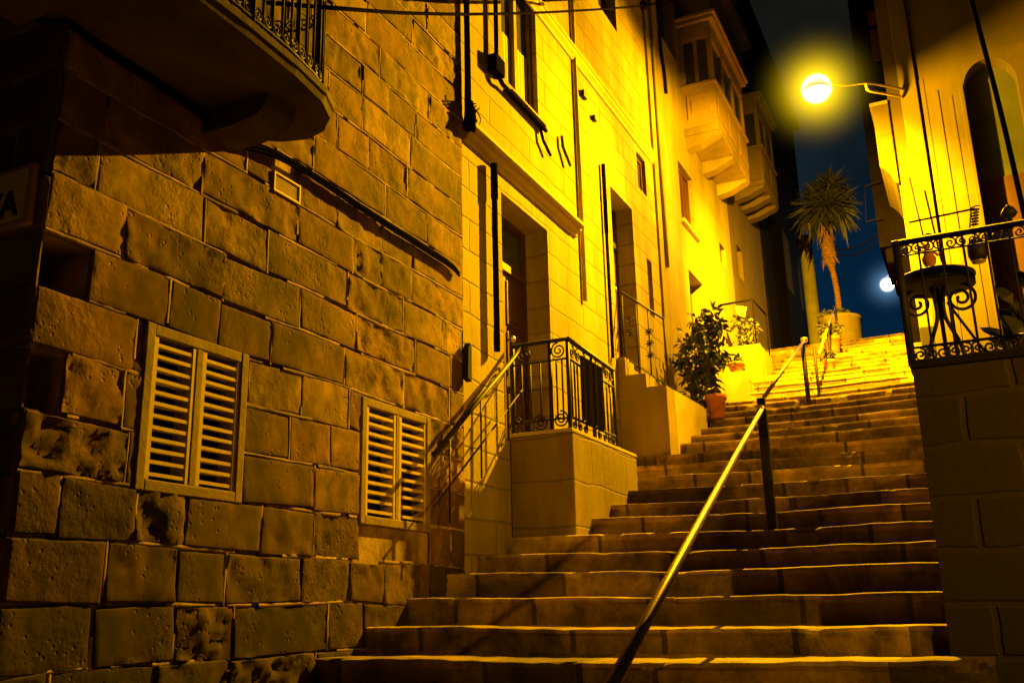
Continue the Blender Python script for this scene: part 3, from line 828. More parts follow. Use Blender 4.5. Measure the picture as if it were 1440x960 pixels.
for f in (.11, .21, .5, .68, .84):
    p = L1 + (L0 - L1) * f; mb = MB(); mb.bar(zz(p, Zb + .09), zz(p, Zt - .17), .011); mb.build('bar', M['iron'], rl)
for f in (.06, .12, .18, .26, .34, .42, .58, .66, .74, .82, .9):
    p = L1 + (L2 - L1) * f; mb = MB(); mb.bar(zz(p, Zb + .1), zz(p, Zt - .18), .012); mb.build('bar', M['iron'], rl)
mb = MB()
ex, ez, ey = Vector((1, 0, 0)), Vector((0, 0, 1)), Vector((0, 1, 0))
for (cx, cz, dr) in ((XR - .085, Zt - .092, 1), (XR - .085, Zb + .085, -1), (XR - .26, Zb + .07, 1), (XR - .40, Zt - .09, 1), (XR - .5, Zb + .07, -1)):
    mb = MB(); mb.tube(spiral((cx, 7.41, cz), .072, 2.0, PI / 2, ex, ez, 44, dr), .0075, 6); mb.build('scroll', M['iron'], rl)
for k, f in enumerate((.09, .2, .31, .62, .73, .84, .94)):
    p = L1 + (L2 - L1) * f
    mb = MB(); mb.tube(spiral((p.x, p.y, Zt - .1), .06, 1.6, PI / 2, ey, ez, 30, 1 if k % 2 else -1), .0075, 6); mb.build('scroll', M['iron'], rl)
    mb = MB(); mb.tube(spiral((p.x, p.y, Zb + .05), .045, 1.5, PI / 2, ey, ez, 26, 1 if k % 2 else -1), .0075, 6); mb.build('scroll', M['iron'], rl)
# dark cloth hung inside the rail
mb = MB()
nn = 14
for k in range(nn):
    y0 = 7.60 + (8.16 - 7.60) * k / nn; y1 = 7.60 + (8.16 - 7.60) * (k + 1) / nn
    x0 = XR + .035 + .006 * math.sin(k * 1.7); x1 = XR + .035 + .006 * math.sin((k + 1) * 1.7)
    for o_ in (0, .008):
        mb.quad((x0 + o_, y0, 1.56 + .02 * math.sin(k)), (x1 + o_, y1, 1.56 + .02 * math.sin(k + 1)), (x1 + o_, y1, 2.14), (x0 + o_, y0, 2.14))
tag(mb.build('dark_cloth', M['cable']), 'dark cloth hanging over the side of the landing railing', 'cloth')

# wall handrail below the landing
hr = thing('wall_handrail', 'dark sloping handrail on the wall between the small louvred window and the landing', 'handrail', (-3.4, 6.4, 1.5))
mb = MB()
pa, pb = Vector((-3.36, 7.36, 2.2)), Vector((-3.36, 5.85, 1.08))
mb.tube([pa, pb], .019, 10); mb.build('rail', M['iron'], hr)
for f in (.2, .52, .85):
    q = pa + (pb - pa) * f
    mb = MB(); mb.tube([q, q - Vector((0, 0, .62))], .008, 6); mb.build('post', M['iron'], hr)
mb = MB()
mb.tube([pa - Vector((0, 0, .36)), pb - Vector((0, 0, .36))], .008, 6); mb.build('lower_bar', M['iron'], hr)
# black plate put in for a dark slot in the wall by the joint
mb = MB(); mb.prism([(6.52, 1.78), (6.58, 1.76), (6.585, 2.04), (6.56, 2.07), (6.53, 2.02)], 0, .05, fn=FL(W + .012)); 
tag(mb.build('slot_patch', M['black']), 'small dark slot plate on the joint beside the wall handrail', 'plate')

# second landing: a short flight climbing sideways to the second door
blk = thing('side_steps', 'stepped masonry block rising to the second door, its front in shadow', 'steps', (-3.2, 10.8, 1.7))
mb = MB()
mb.prism([(W + .002, 1.2), (-2.94, 1.2), (-2.945, 2.42), (-3.17, 2.425), (-3.175, 2.585), (-3.405, 2.59), (-3.41, 2.805), (W + .002, 2.81)], 10.3, 10.62, fn=lambda u, v, w: (u, w, v))
mb.build('block', M['plaster'], blk)
mb = MB()
mb.prism([(10.622, 1.2), (12.1, 1.2), (12.1, 2.46), (11.75, 2.47), (10.9, 2.44), (10.622, 2.43)], W + .003, -2.955, fn=lambda u, v, w: (w, u, v))
mb.build('side_wall', M['trim'], blk)
r2 = thing('iron_railing', 'thin iron railing with rosettes descending beside the second door', 'railing', (-3.2, 10.33, 2.6))
P0, P1 = Vector((-3.46, 10.46, 3.64)), Vector((-2.965, 10.46, 3.23))
mb = MB(); mb.bar(P0, P1, .018); mb.build('top_rail', M['iron'], r2)
mb = MB(); mb.bar(P0 - Vector((0, 0, .8)), P1 - Vector((0, 0, .79)), .012); mb.build('bottom_rail', M['iron'], r2)
for f, dz in ((0, .83), (.33, 1.0), (.62, .78), (1, .82)):
    q = P0 + (P1 - P0) * f
    pm = MB(); pm.bar(q, q - Vector((0, 0, dz)), .013); pm.build('post', M['iron'], r2)
mb = MB()
for f in (.62,):
    q = P0 + (P1 - P0) * f
    for dz in (.28, .42, .56):
        c = q - Vector((0, 0, dz))
        mb = MB()
        for k in range(8):
            a = k * PI / 4
            mb.tube([c, c + ex * .05 * math.cos(a) + ez * .05 * math.sin(a)], .006, 5)
        mb.tube(spiral(c, .045, 1.2, 0, ex, ez, 20), .005, 5)
        mb.build('rosette', M['iron'], r2)
for dz in (.3, .45):
    c = P0 + (P1 - P0) * .15 - Vector((0, 0, dz))
    mb = MB(); mb.tube(spiral(c, .05, 1.5, 0, ex, ez, 24), .008, 5); mb.build('rosette', M['iron'], r2)

# ------------------------------------------------------------------ third house on the left, very bright
X3 = W + .03
wB = (13.58, 14.42, 5.73, 6.72)
u2h = (13.05, 14.0, 8.64, 10.6)
d3h = (13.75, 14.6, 3.2, 4.98)
n1h = (16.05, 16.5, 5.85, 6.22)
house3 = thing('bright_house', 'smooth yellow lit house beyond the second door, holding a closed wooden balcony', 'house', (W - 1, 14.6, 2))
mb = MB(); holed_wall(mb, 12.285, 17.0, .5, 11.6, [wB, u2h, d3h, n1h], FL(X3), depth=.3, thick=.4); mb.build('wall', M['house3'], house3)
window(house3, wB, X3, 'shut', rec=.10, label='brown shuttered window with a stone sill on the brightest wall')
window(house3, u2h, X3, 'dark', rec=.2, label='dark upper window left of the closed wooden balcony', sill=False)
window(house3, n1h, X3, 'dark', rec=.1, label='small dark opening far along the bright wall', sill=False)
panel_door(house3, d3h, X3, rec=.22, label='door half hidden behind the big potted shrub')
mb = MB(); mb.tube([(X3 + .03, 12.5, 4.6), (X3 + .03, 12.5, 11)], .025, 10); mb.build('downpipe', M['house3'], house3)
mb = MB(); mb.tube(smooth_path([(X3 + .03, 12.95, 10.5), (X3 + .03, 12.95, 8.4), (X3 + .03, 13.05, 8.0), (X3 + .03, 13.08, 7.6)], 4), .025, 8)
tag(mb.build('thin_pipe', M['cable']), 'thin dark pipe hanging left of the upper dark window', 'pipe')

def gallery(parent_label, x0, x1, y0, y1, z0, z1, lab, nwin, side=1, mt=M['gal'], soff=M['plaster'], wscale=1.0):
    """closed wooden balcony: panelled base, glazed band, cornice, stone soffit on beams. x0 is the wall plane, x1 the front"""
    g = thing('closed_balcony', lab, 'balcony', ((x0 + x1) / 2, (y0 + y1) / 2, z0), 'closed wooden balconies')
    H = z1 - z0
    lo, hi = min(x0, x1), max(x0, x1)
    zb, zw = z0 + H * .36, z0 + H * .80
    t = .05
    mb = MB(); mb.box(lo, hi, y0, y1, z0, zb)
    for fcx in (0,):
        mb.box(lo + .08, hi - .08, y0 - .02, y0 - .002, z0 + H * .07, zb - H * .07, bev=.008)
        mb.box(lo + .15, hi - .15, y0 - .034, y0 - .021, z0 + H * .12, zb - H * .12, bev=.006)
    n = nwin
    for k in range(n):
        a, b = y0 + (y1 - y0) * k / n + .06, y0 + (y1 - y0) * (k + 1) / n - .06
        xa, xb = (x1 + .002, x1 + .02) if x1 > x0 else (x1 - .02, x1 - .002)
        mb.box(xa, xb, a, b, z0 + H * .07, zb - H * .07, bev=.008)
    mb.build('panel', mt, g)
    mb = MB(); mb.box(lo - (.04 if x1 < x0 else 0), hi + (.04 if x1 > x0 else 0), y0 - .045, y1 + .04, zb + .002, zb + .06, bev=.008); mb.build('rail_band', mt, g)
    posts = [(lo, lo + .08), (hi - .08, hi)]
    wmid = (lo + hi) / 2
    pb = [(a, b, y0, y0 + .08) for a, b in posts] + [(wmid - .03, wmid + .03, y0 + .01, y0 + .06)]
    for k in range(1, n + 1):
        y = y0 + (y1 - y0) * k / n
        f0, f1 = (hi - .08, hi) if x1 > x0 else (lo, lo + .08)
        pb.append((f0, f1, y - .08, y - .002 if k == n else y))
    for a, b, c_, d_ in pb:
        mb = MB(); mb.box(a, b, c_, d_, zb + .061, zw); mb.build('window_post', mt, g)
    mb = MB(); mb.box(lo + .03, hi - .03, y0 + .035, y1 - .03, zb + .062, zw - .002); mb.build('pane', M['pane'] if mt is M['gal'] else M['black'], g)
    mb = MB(); mb.box(lo, hi, y0, y1, zw + .001, z1 - .1)
    mb.box(lo + .08, hi - .08, y0 - .015, y0 - .002, zw + .03, z1 - .14, bev=.006)
    o0, o1 = (lo - .08, hi) if x1 < x0 else (lo, hi + .08)
    mb.box(o0, o1, y0 - .08, y1 + .06, z1 - .099, z1 - .03, bev=.01); mb.box(o0 - (.04 if x1 < x0 else 0), o1 + (.04 if x1 > x0 else 0), y0 - .12, y1 + .1, z1 - .029, z1 + .03, bev=.01)
    mb.build('cornice', mt, g)
    mb = MB(); mb.box(lo, hi, y0 + .001, y1, z0 - .12, z0 - .002, bev=.01)
    nb = 3
    for k in range(nb):
        y = y0 + .15 + (y1 - y0 - .3) * k / (nb - 1)
        pr = [(x0, z0 - .34), (x0 + (x1 - x0) * .4, z0 - .3), (x0 + (x1 - x0) * .8, z0 - .2), (x1 - (x1 - x0) * .04, z0 - .17), (x1 - (x1 - x0) * .04, z0 - .121), (x0, z0 - .121)]
        mb.prism(pr, y - .11, y + .11, fn=lambda u, v, w: (u, w, v))
    mb.build('soffit', soff, g)
    return g
gallery('', X3 + .001, -2.92, 14.15, 16.5, 7.5, 9.45, 'closed wooden balcony on the bright house, seen from below with lit stone soffit', 3)

# awning frame, flower box and plants in front of the bright house
# ------------------------------------------------------------------ fourth and fifth houses on the left
house4 = thing('brown_house', 'dim brown house farther up on the left, beyond the bright one', 'house', (W - 1, 19.6, 4))
w4 = [(17.7, 18.15, 6.1, 6.75), (19.5, 20.0, 8.8, 10.0)]
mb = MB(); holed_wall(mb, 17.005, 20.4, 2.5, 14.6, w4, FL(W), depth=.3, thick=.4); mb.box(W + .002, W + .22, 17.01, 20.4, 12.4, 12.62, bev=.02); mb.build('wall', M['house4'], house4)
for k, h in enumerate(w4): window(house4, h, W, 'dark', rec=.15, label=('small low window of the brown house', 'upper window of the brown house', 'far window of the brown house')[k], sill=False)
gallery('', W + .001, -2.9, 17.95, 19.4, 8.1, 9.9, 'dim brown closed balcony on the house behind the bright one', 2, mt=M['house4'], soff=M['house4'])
house5 = thing('dark_house', 'black unlit house at the top of the stairs on the left', 'house', (W - 1, 25, 4))
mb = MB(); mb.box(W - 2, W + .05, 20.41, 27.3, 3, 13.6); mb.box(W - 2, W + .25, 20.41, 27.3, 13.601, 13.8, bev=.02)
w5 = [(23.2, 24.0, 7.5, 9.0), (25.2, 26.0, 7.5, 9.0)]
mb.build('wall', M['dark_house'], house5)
for a, b, c, d in w5:
    mb = MB(); mb.box(W + .051, W + .07, a, b, c, d); mb.build('shutter', M['black'], house5)
# pale gate pillar seen beside the dark house
mb = MB()
c = at(1140, 400, 24.0)
mb.lathe([(.19, 5.0), (.19, 5.3), (.16, 5.35), (.155, 8.8), (.19, 8.86), (.2, 9.0), (0, 9.05)], (c.x - .02, 24, 0), 16)
tag(mb.build('stone_pillar', M['pale']), 'tall pale grey pillar beside the dark house at the top of the stairs', 'pillar')
# dark shrubbery mass against the dark house
def bush(name, label, cat, c, rad, n, size, mt, stem=True, group=None, seed=3, zr=1.0):
    rnd = random.Random(seed); random.seed(seed)
    t = thing(name, label, cat, c, group)
    c = Vector(c)
    cl = [Vector((rnd.gauss(0, .42) * rad[0], rnd.gauss(0, .42) * rad[1], rad[2] * (1 + rnd.uniform(-.9, .9)))) for _ in range(max(4, n // 14))]
    mb = MB()
    for q in cl:
        mb.tube(smooth_path([c + Vector((0, 0, .02)), c + Vector((q.x * .3, q.y * .3, q.z * .55)), c + q * 1.0], 3), .011 * zr, 5, r2=.003)
    mb.build('stem', M['stem'], t)
    mb = MB()
    for k in range(n):
        q = cl[rnd.randrange(len(cl))]
        d = Vector((rnd.gauss(0, 1), rnd.gauss(0, 1), rnd.gauss(.15, .8))).normalized()
        p = c + q + d * rnd.uniform(0, .5) * min(rad) * .8
        mb.leaf(p, d + Vector((0, 0, -.25)), size * rnd.uniform(.65, 1.25), size * rnd.uniform(.34, .5), .3)
    mb.build('foliage', mt, t)
    return t

# ------------------------------------------------------------------ plants on the stairs
def flowerpot(c, r, h, label, group=None):
    t = thing('flowerpot', label, 'flowerpot', c, 'terracotta pots on the stairs')
    mb = MB(); mb.lathe([(r * .68, 0), (r * .72, .01), (r * .95, h * .78), (r * 1.08, h * .79), (r * 1.1, h), (r * .98, h), (r * .93, h * .86)], c, 24); mb.build('pot', M['pot'], t)
    mb = MB(); mb.lathe([(r * .93, h * .85), (0, h * .88)], c, 20); mb.build('soil', M['soil'], t)
    return t
pc = Vector((-2.86, 12.25, stair_z(12.26) + .0))
flowerpot(pc, .13, .30, 'large terracotta pot at the foot of the big leafy shrub')
bush('potted_shrub', 'big dark leafy shrub growing from the large terracotta pot on the left', 'shrub', (pc.x - .07, pc.y, pc.z + .26), (.26, .3, .6), 560, .125, M['leaf'], seed=21)
bush('climbing_plant', 'dark shrub spilling over the wall left of the large terracotta pot', 'shrub', (-3.2, 12.45, 2.5), (.22, .25, .55), 380, .12, M['leaf'], seed=22)
# small pot on a little stepped stand
p2 = at(1036, 525, 14.4)
mb = MB()
zb = stair_z(14.4)
mb.box(p2.x - .3, p2.x + .2, 14.2, 14.62, zb - .3, p2.z - .16, bev=.01)
mb.box(p2.x - .22, p2.x + .2, 14.25, 14.6, p2.z - .16, p2.z - .005, bev=.01)
tag(mb.build('pot_stand', M['plaster']), 'low stepped stone stand under the small terracotta pot', 'stand')
flowerpot((p2.x, 14.42, p2.z - .005), .12, .17, 'wide low terracotta pot on the stepped stone stand')
bush('potted_succulent', 'small spiky dark plant in the wide low pot on the stone stand', 'plant', (p2.x, 14.42, p2.z + .12), (.1, .1, .1), 90, .12, M['leaf'], seed=31)
# white masonry planter box
pb_ = at(1050, 515, 15.6)
zt = at(1050, 488, 15.6).z
mb = MB(); mb.box(W + .05, -2.83, 15.45, 16.5, pb_.z - .7, zt, bev=.02)
bx = tag(mb.build('planter_box', M['house3']), 'whitewashed masonry planter box by the bright wall', 'planter')
bush('planter_shrub', 'loose shrub growing in the whitewashed planter box', 'shrub', (-3.08, 15.8, zt - .02), (.28, .3, .28), 260, .11, M['leaf2'], seed=33)
# little canopy frame with white cloth over the planter
aw = thing('canopy_frame', 'thin frame canopy over the planter box with a white cloth hung from it', 'canopy', (-3.15, 15.6, zt))
a0, a1 = at(1013, 429, 15.5), at(1058, 421, 15.5)
mb = MB(); mb.bar(a0, a1, .03); mb.bar(a1, a1 + Vector((0, 1.1, .04)), .025); mb.bar(a1, a1 - Vector((0, 0, .75)), .02); mb.bar(a1 + Vector((0, 1.1, .04)), a1 + Vector((0, 1.1, -.75)), .02); mb.build('frame', M['cable'], aw)
mb = MB()
b0 = at(1034, 429, 15.55); b1 = at(1050, 431, 15.6); b2 = at(1047, 446, 15.6); b3 = at(1037, 442, 15.55)
mb.quad(b0, b1, b2, b3); mb.build('cloth', M['white'], aw)

# palm planter at the top of the stairs
pl = thing('round_planter', 'round whitewashed planter at the top of the stairs holding the yucca', 'planter', (-2.12, 20.9, TOPZ))
mb = MB()
zc = at(1180, 440, 20.5).z
mb.lathe([(.42, TOPZ - .3), (.42, zc - .06), (.445, zc - .05), (.445, zc), (.38, zc), (.37, zc - .08)], (-2.12, 20.95, 0), 32)
mb.build('drum', M['house3'], pl)
mb = MB(); mb.lathe([(.375, zc - .075), (0, zc - .05)], (-2.12, 20.95, 0), 20); mb.build('soil', M['soil'], pl)
bush('planter_ground_cover', 'low tangled plants along the rim of the round planter', 'plant', (-2.2, 20.8, zc - .05), (.36, .3, .1), 200, .12, M['leaf2'], seed=41)
yu = thing('yucca_tree', 'yucca tree with an orange lit trunk and spiky crown at the top of the stairs', 'tree', (-2.05, 20.95, zc))
tp = [at(1180, 438, 20.95), at(1177, 410, 20.95), at(1172, 385, 20.95), at(1166, 360, 20.95), at(1163, 335, 20.95), at(1162, 300, 20.95)]
mb = MB()
sp = smooth_path(tp, 6)
n = len(sp)
for i in range(n - 1):
    t = i / (n - 1)
    r = .06 if t < .45 else .06 + .085 * math.sin(min(1, (t - .45) / .35) * PI)
    r = max(.055, r) * (1 + .08 * noise.noise(Vector((0, 0, i * .9))))
    rr = .06 * (1 + .12 * noise.noise(Vector((3, 0, i * .8)))) if t < .45 else r
    mb.tube([sp[i], sp[i + 1] + (sp[i + 1] - sp[i]) * .1], rr, 12, r2=rr * .97)
for k in range(90):     # hanging dead leaf skirt below the crown
    a = random.uniform(0, 2 * PI); q = sp[int(n * random.uniform(.6, .93))]
    mb.leaf(q + Vector((math.cos(a) * .07, math.sin(a) * .07, 0)), Vector((math.cos(a) * .35, math.sin(a) * .35, -1)), random.uniform(.2, .4), .035, .1)
mb.build('trunk', M['bark'], yu)
mb = MB()
cc = at(1162, 290, 20.95)
rnd = random.Random(5)
for (off, cnt, ln) in (((0, 0, -.05), 330, .66), ((-.3, .1, -.1), 190, .5), ((.1, -.05, .36), 200, .5), ((.3, .1, .02), 130, .42), ((-.22, 0, .3), 90, .4)):
    c0 = cc + Vector(off)
    for k in range(cnt):
        z = rnd.uniform(-.62, 1); a = rnd.uniform(0, 2 * PI); r = math.sqrt(max(0, 1 - z * z))
        d = Vector((r * math.cos(a), r * math.sin(a), z))
        mb.leaf(c0 + d * .04, d, ln * rnd.uniform(.5, 1.2), .05, rnd.uniform(.05, .2) + max(0, .55 - z) * rnd.uniform(.1, .8), nrm=Vector((rnd.gauss(0, .25), rnd.gauss(0, .25), 1)))
mb.build('crown', M['leafd'], yu)
# pots beside the upper rail
for k, (px, py, Y, r, h, lab, lab2) in enumerate(((1172, 500, 17.8, .16, .30, 'terracotta pot standing before the round planter by the upper rail', 'drooping plant in the pot before the round planter'),
                                         (1167, 515, 16.2, .09, .24, 'slim reddish pot at the foot of the upper rail post', 'small tuft of leaves in the slim reddish pot'))):
    p = at(px, py, Y); p.z = stair_z(Y)
    flowerpot(p, r, h, lab)
    bush('potted_plant', lab2, 'plant', p + Vector((0, 0, h * .9)), (r * 1.5, r * 1.2, r * .8), 130, .13 if k == 0 else .08, M['leaf2'], seed=50 + k)

# ------------------------------------------------------------------ the central handrail
hr1 = thing('stair_handrail', 'long worn metal handrail rising up the middle of the lower stairs', 'handrail', (-1.4, 7.4, .57), 'handrails up the middle of the stairs')
T1 = at(1071, 573, 7.4)
E0 = at(875, 935, 2.25)
mb = MB()
mb.tube([E0 + (T1 - E0) * (-.25), E0 + (T1 - E0) * .25, E0 + (T1 - E0) * .6, T1 + Vector((0, .03, 0))], .0165, 14); mb.build('rail', M['rail'], hr1)
mb = MB(); base = at(1081, 742, 7.4); mb.box(T1.x - .035, T1.x + .035, 7.37, 7.43, base.z - .02, T1.z - .012, bev=.006)
mb.box(T1.x - .03, T1.x + .03, 7.37, 7.43, T1.z + .022, T1.z + .075, bev=.01)
mb.build('post', M['iron'], hr1)
mb = MB(); q = E0 + (T1 - E0) * (-.12); mb.box(q.x - .03, q.x + .03, q.y - .03, q.y + .03, stair_z(q.y) - .03, q.z - .01, bev=.006); mb.build('post', M['iron'], hr1)
hr2 = thing('stair_handrail', 'second stretch of worn handrail starting above the lower post, with two thin posts', 'handrail', (-1.8, 13.2, 2.7), 'handrails up the middle of the stairs')
A0 = at(1071, 563, 7.6); A1 = at(1131, 478, 13.2)
mb = MB(); mb.tube([A0, A1], .018, 12); mb.lathe([(0, -.04), (.04, -.03), (.05, 0), (.04, .03), (0, .04)], A1, 12); mb.build('rail', M['rail'], hr2)
for (px0, py0, px1, py1, Y, r) in ((1132, 482, 1137, 564, 13.2, .032), (1144, 490, 1152, 556, 13.75, .022)):
    b = at(px1, py1, Y); t = at(px0, py0, Y)
    mb = MB(); mb.tube([(b.x, Y, stair_z(Y) - .02), (b.x, Y, t.z)], r, 8); mb.build('post', M['iron'], hr2)
hr3 = thing('stair_handrail', 'farthest stretch of handrail in front of the round planter at the top', 'handrail', (-1.9, 17, 4), 'handrails up the middle of the stairs')
A0 = at(1152, 497, 14.2); A1 = at(1173, 432, 19.0)
mb = MB(); mb.tube([A0, A1], .02, 12); mb.tube([A1, A1 + Vector((0, .5, .05))], .02, 10); mb.build('rail', M['steel'], hr3)
for (px0, py0, Y) in ((1163, 455, 16.4), (1174, 430, 19.0)):
    t = at(px0, py0, Y)
    mb = MB(); mb.tube([(t.x, Y, stair_z(Y) - .02), (t.x, Y, t.z)], .026, 8); mb.build('post', M['iron'], hr3)

# ------------------------------------------------------------------ right: terrace wall with railing
tw = thing('terrace_wall', 'dark block wall of the terrace at the right edge of the stairs', 'wall', (1.5, 5.3, -.5))
mb = MB(); mb.box(-.205, 4.5, 5.2, 5.5, -2.3, 1.15); mb.box(-.205, -.02, 5.501, 13.9, -2.3, 1.15); mb.build('wall', M['terr'], tw)
mb = MB(); mb.box(-.215, 4.5, 5.185, 5.52, 1.152, 1.195, bev=.006); mb.build('coping', M['quoin'], tw)
mb = MB(); mb.box(-.018, 5, 5.502, 14.0, -2.3, .9); tag(mb.build('terrace_floor', M['pave']), '', ''); o = bpy.data.objects['terrace_floor']; del o['label']; del o['category']; struct(o)
rr = thing('iron_railing', 'black iron railing with rows of small scrolls on the dark terrace wall at right', 'railing', (.5, 5.3, 1.2))
YR = 5.3
zt_, zb_ = 1.865, 1.285
mb = MB(); mb.bar((-.225, YR, zt_), (4.2, YR, zt_), .028); mb.bar((-.2, YR, zt_ - .075), (4.2, YR, zt_ - .075), .008); mb.bar((-.2, YR, zb_), (4.2, YR, zb_), .012); mb.bar((-.2, YR, 1.20), (4.2, YR, 1.20), .012); mb.build('rail_frame', M['iron'], rr)
mb = MB(); mb.bar((-.205, YR, 1.19), (-.205, YR, zt_ + .01), .034); mb.build('post', M['iron'], rr)
mb = MB()
x = -.1
while x < 2.2:
    mb = MB(); mb.bar((x, YR, 1.2), (x, YR, zt_), .010); mb.build('bar', M['iron'], rr); x += .108
mb = MB()
x = -.16
k = 0
while x < 1.0:
    mb = MB(); mb.tube(spiral((x, YR, zt_ - .045), .030, 1.5, PI / 2, ex, ez, 20, 1 if k % 2 else -1), .005, 5); mb.build('scroll', M['iron'], rr)
    mb = MB(); mb.tube(spiral((x, YR, 1.243), .036, 1.6, PI / 2, ex, ez, 22, 1 if k % 2 else -1), .006, 5); mb.build('scroll', M['iron'], rr)
    x += .054; k += 1
# round garden table on scroll legs behind the rail
tb = thing('garden_table', 'round dark iron table with scroll legs behind the terrace railing', 'table', (-.03, 5.85, .9))
c = at(1316, 393, 5.85)
mb = MB(); mb.lathe([(.0, -.012), (.2, -.012), (.212, 0), (.212, .012), (.2, .02), (0, .02)], c, 40); mb.lathe([(.19, -.05), (.205, -.05), (.205, -.013), (.19, -.013)], c, 40); mb.build('tabletop', M['iron'], tb)
for k, (dx, dy, sx) in enumerate(((.17, 0, 1), (-.17, 0, -1), (0, .17, 0))):
    mb = MB()
    e = Vector((sx, 0 if sx else 1, 0))
    pp = [c + e * .03 + Vector((0, 0, -.05)), c + e * .02 + Vector((0, 0, -.22)), c + e * .08 + Vector((0, 0, -.4)), c + e * .11 + Vector((0, 0, -.62)), c + e * .1 + Vector((0, 0, .9 - c.z))]
    mb.tube(smooth_path(pp, 6), .012, 8)
    mb.tube(spiral(c + e * .115 + Vector((0, 0, -.13)), .085, 1.9, PI / 2, e, ez, 46, -1), .009, 6)
    mb.build('leg', M['iron'], tb)
mb = MB(); mb.tube([at(1332, 425, 5.9), at(1388, 498, 5.9)], .008, 6); mb.build('brace', M['iron'], tb)
# ornament on the table
mb = MB()
oc = c + Vector((-.02, 0, .02))
mb.lathe([(.04, 0), (.045, .01), (.02, .03), (.015, .05), (.035, .08), (.04, .11), (.025, .14), (.03, .16), (0, .17)], oc, 14)
for k in range(5):
    a = k * 1.3; mb.tube(spiral(oc + Vector((.02 * math.cos(a), 0, .12 + .03 * k)), .03, 1.2, a, ex, ez, 16), .008, 5)
tag(mb.build('table_ornament', M['pot']), 'small twisted ornament standing on the round iron table', 'ornament')
# lantern and hanging coil
ln = thing('lantern', 'small dark lantern hanging from a coil hook over the terrace railing', 'lantern', at(1374, 352, 5.7))
lc = at(1374, 352, 5.7)
mb = MB(); mb.lathe([(.028, -.062), (.04, -.058), (.05, -.03), (.05, .03), (.036, .06), (.012, .075), (0, .08)], lc, 14); mb.build('body', M['iron'], ln)
mb = MB(); mb.lathe([(.0, -.07), (.036, -.07), (.038, -.063), (0, -.063)], lc, 14); mb.build('rim', M['steel'], ln)
mb = MB()
coil = []
c0, c1 = at(1369, 320, 5.7), at(1371, 291, 5.7)
for k in range(90):
    t = k / 89; p = c0 + (c1 - c0) * t
    coil.append(p + Vector((.022 * math.cos(t * 2 * PI * 7), .022 * math.sin(t * 2 * PI * 7), 0)))
mb.tube(coil, .004, 5); mb.tube([lc + Vector((0, 0, .078)), c0], .004, 5); mb.build('coil', M['iron'], ln)
mb = MB(); mb.tube([at(1278, 313, 5.7), c1 - Vector((0, 0, .01))], .006, 6)
tag(mb.build('wire_line', M['cable']), 'thin dark wire strung above the terrace railing', 'wire')
mb = MB(); fc = at(1419, 300, 5.55); mb.lathe([(.01, -.09), (.012, -.03), (.03, -.02), (.042, .0), (.03, .025), (.008, .045), (0, .06)], fc, 12)
tag(mb.build('rail_finial', M['iron']), 'dark pointed finial standing over the terrace railing at the far right', 'finial')
# big leaf plant in the corner
t = thing('broadleaf_plant', 'dark broad leaved plant behind the terrace railing at the right edge', 'plant', (.42, 5.75, 1.0))
mb = MB(); random.seed(77)
lm = MB()
for (tx, ty, L) in ((1390, 455, .11), (1412, 400, .12), (1404, 470, .12), (1395, 490, .1), (1425, 440, .16), (1436, 420, .16), (1430, 480, .18), (1445, 380, .14), (1418, 500, .15), (1440, 500, .2), (1450, 455, .2), (1415, 430, .12)):
    p = at(tx, ty, 5.75 + random.uniform(-.08, .15)); o = Vector((.44, 5.8, 1.1))
    d = (p - o).normalized()
    mb.tube(smooth_path([o, o + (p - o) * .5 + Vector((0, 0, .05)), p - d * L], 4), .006, 5)
    lm.leaf(p - d * L, d + Vector((-.2, 0, -.1)), L * 1.25, L * .62, .25, nrm=Vector((0, -.8, .6)))
mb.build('stem', M['stem'], t); lm.build('foliage', M['leafd'], t)

# ------------------------------------------------------------------ right: tall facade behind the terrace
rh = thing('arched_house', 'tall painted house at right with pilasters and an arched recess', 'house', (1.5, 14.4, 1))
YF = 14.0
def arch_poly(x0, x1, z0, zs, n=14):
    c, r = (x0 + x1) / 2, (x1 - x0) / 2
    return [(x0, z0), (x1, z0)] + [(c + r * math.cos(a), zs + r * 1.15 * math.sin(a)) for a in [PI * k / n for k in range(n + 1)]]
AX0, AX1, AZS = .62, 1.30, 7.05
mb = MB()
hole = (AX0, AX1, 1.0, AZS)
holed_wall(mb, -.21, 4.0, 0, 12, [(AX0, AX1, 1.0, AZS + .42)], FC(YF), depth=.3, thick=.5)
# spandrels closing the square hole into an arch
poly = [(AX0, AZS)] + [((AX0 + AX1) / 2 - (AX1 - AX0) / 2 * math.cos(a), AZS + .40 * math.sin(a)) for a in [PI * k / 16 for k in range(17)]]
half = 17 // 2
left = [(AX0 - .001, AZS + .421)] + [p for p in poly[1:10]] + [((AX0 + AX1) / 2, AZS + .421)]
right_ = [(AX1 + .001, AZS + .421), ((AX0 + AX1) / 2, AZS + .421)] + [p for p in poly[9:]]
mb.prism(left, -.29, -.003, fn=FC(YF)); mb.prism(right_, -.29, -.003, fn=FC(YF))
mb.box(-.2, 4, YF + .5, YF + 3, 0, 12)
mb.build('wall', M['right'], rh)
mb = MB(); mb.box(AX0, AX1, YF + .30, YF + .34, 5.75, AZS + .4); mb.build('arch_panel', M['arch'], rh)
mb = MB(); mb.box(AX0, AX1, YF + .28, YF + .34, 1.0, 5.748); mb.build('arch_door', M['wood'], rh)
for (a, b, z0, z1, pr) in ((-.212, .02, 0, 12, .07), (.06, .12, 0, 7.35, .012), (.22, .29, 0, 7.12, .018), (.42, .46, 0, 7.0, .012), (.555, .615, 0, 7.12, .022)):
    mb = MB(); mb.box(a, b, YF - pr, YF - .002, z0, z1, bev=min(.012, pr * .45)); mb.build('pilaster', M['right'], rh)
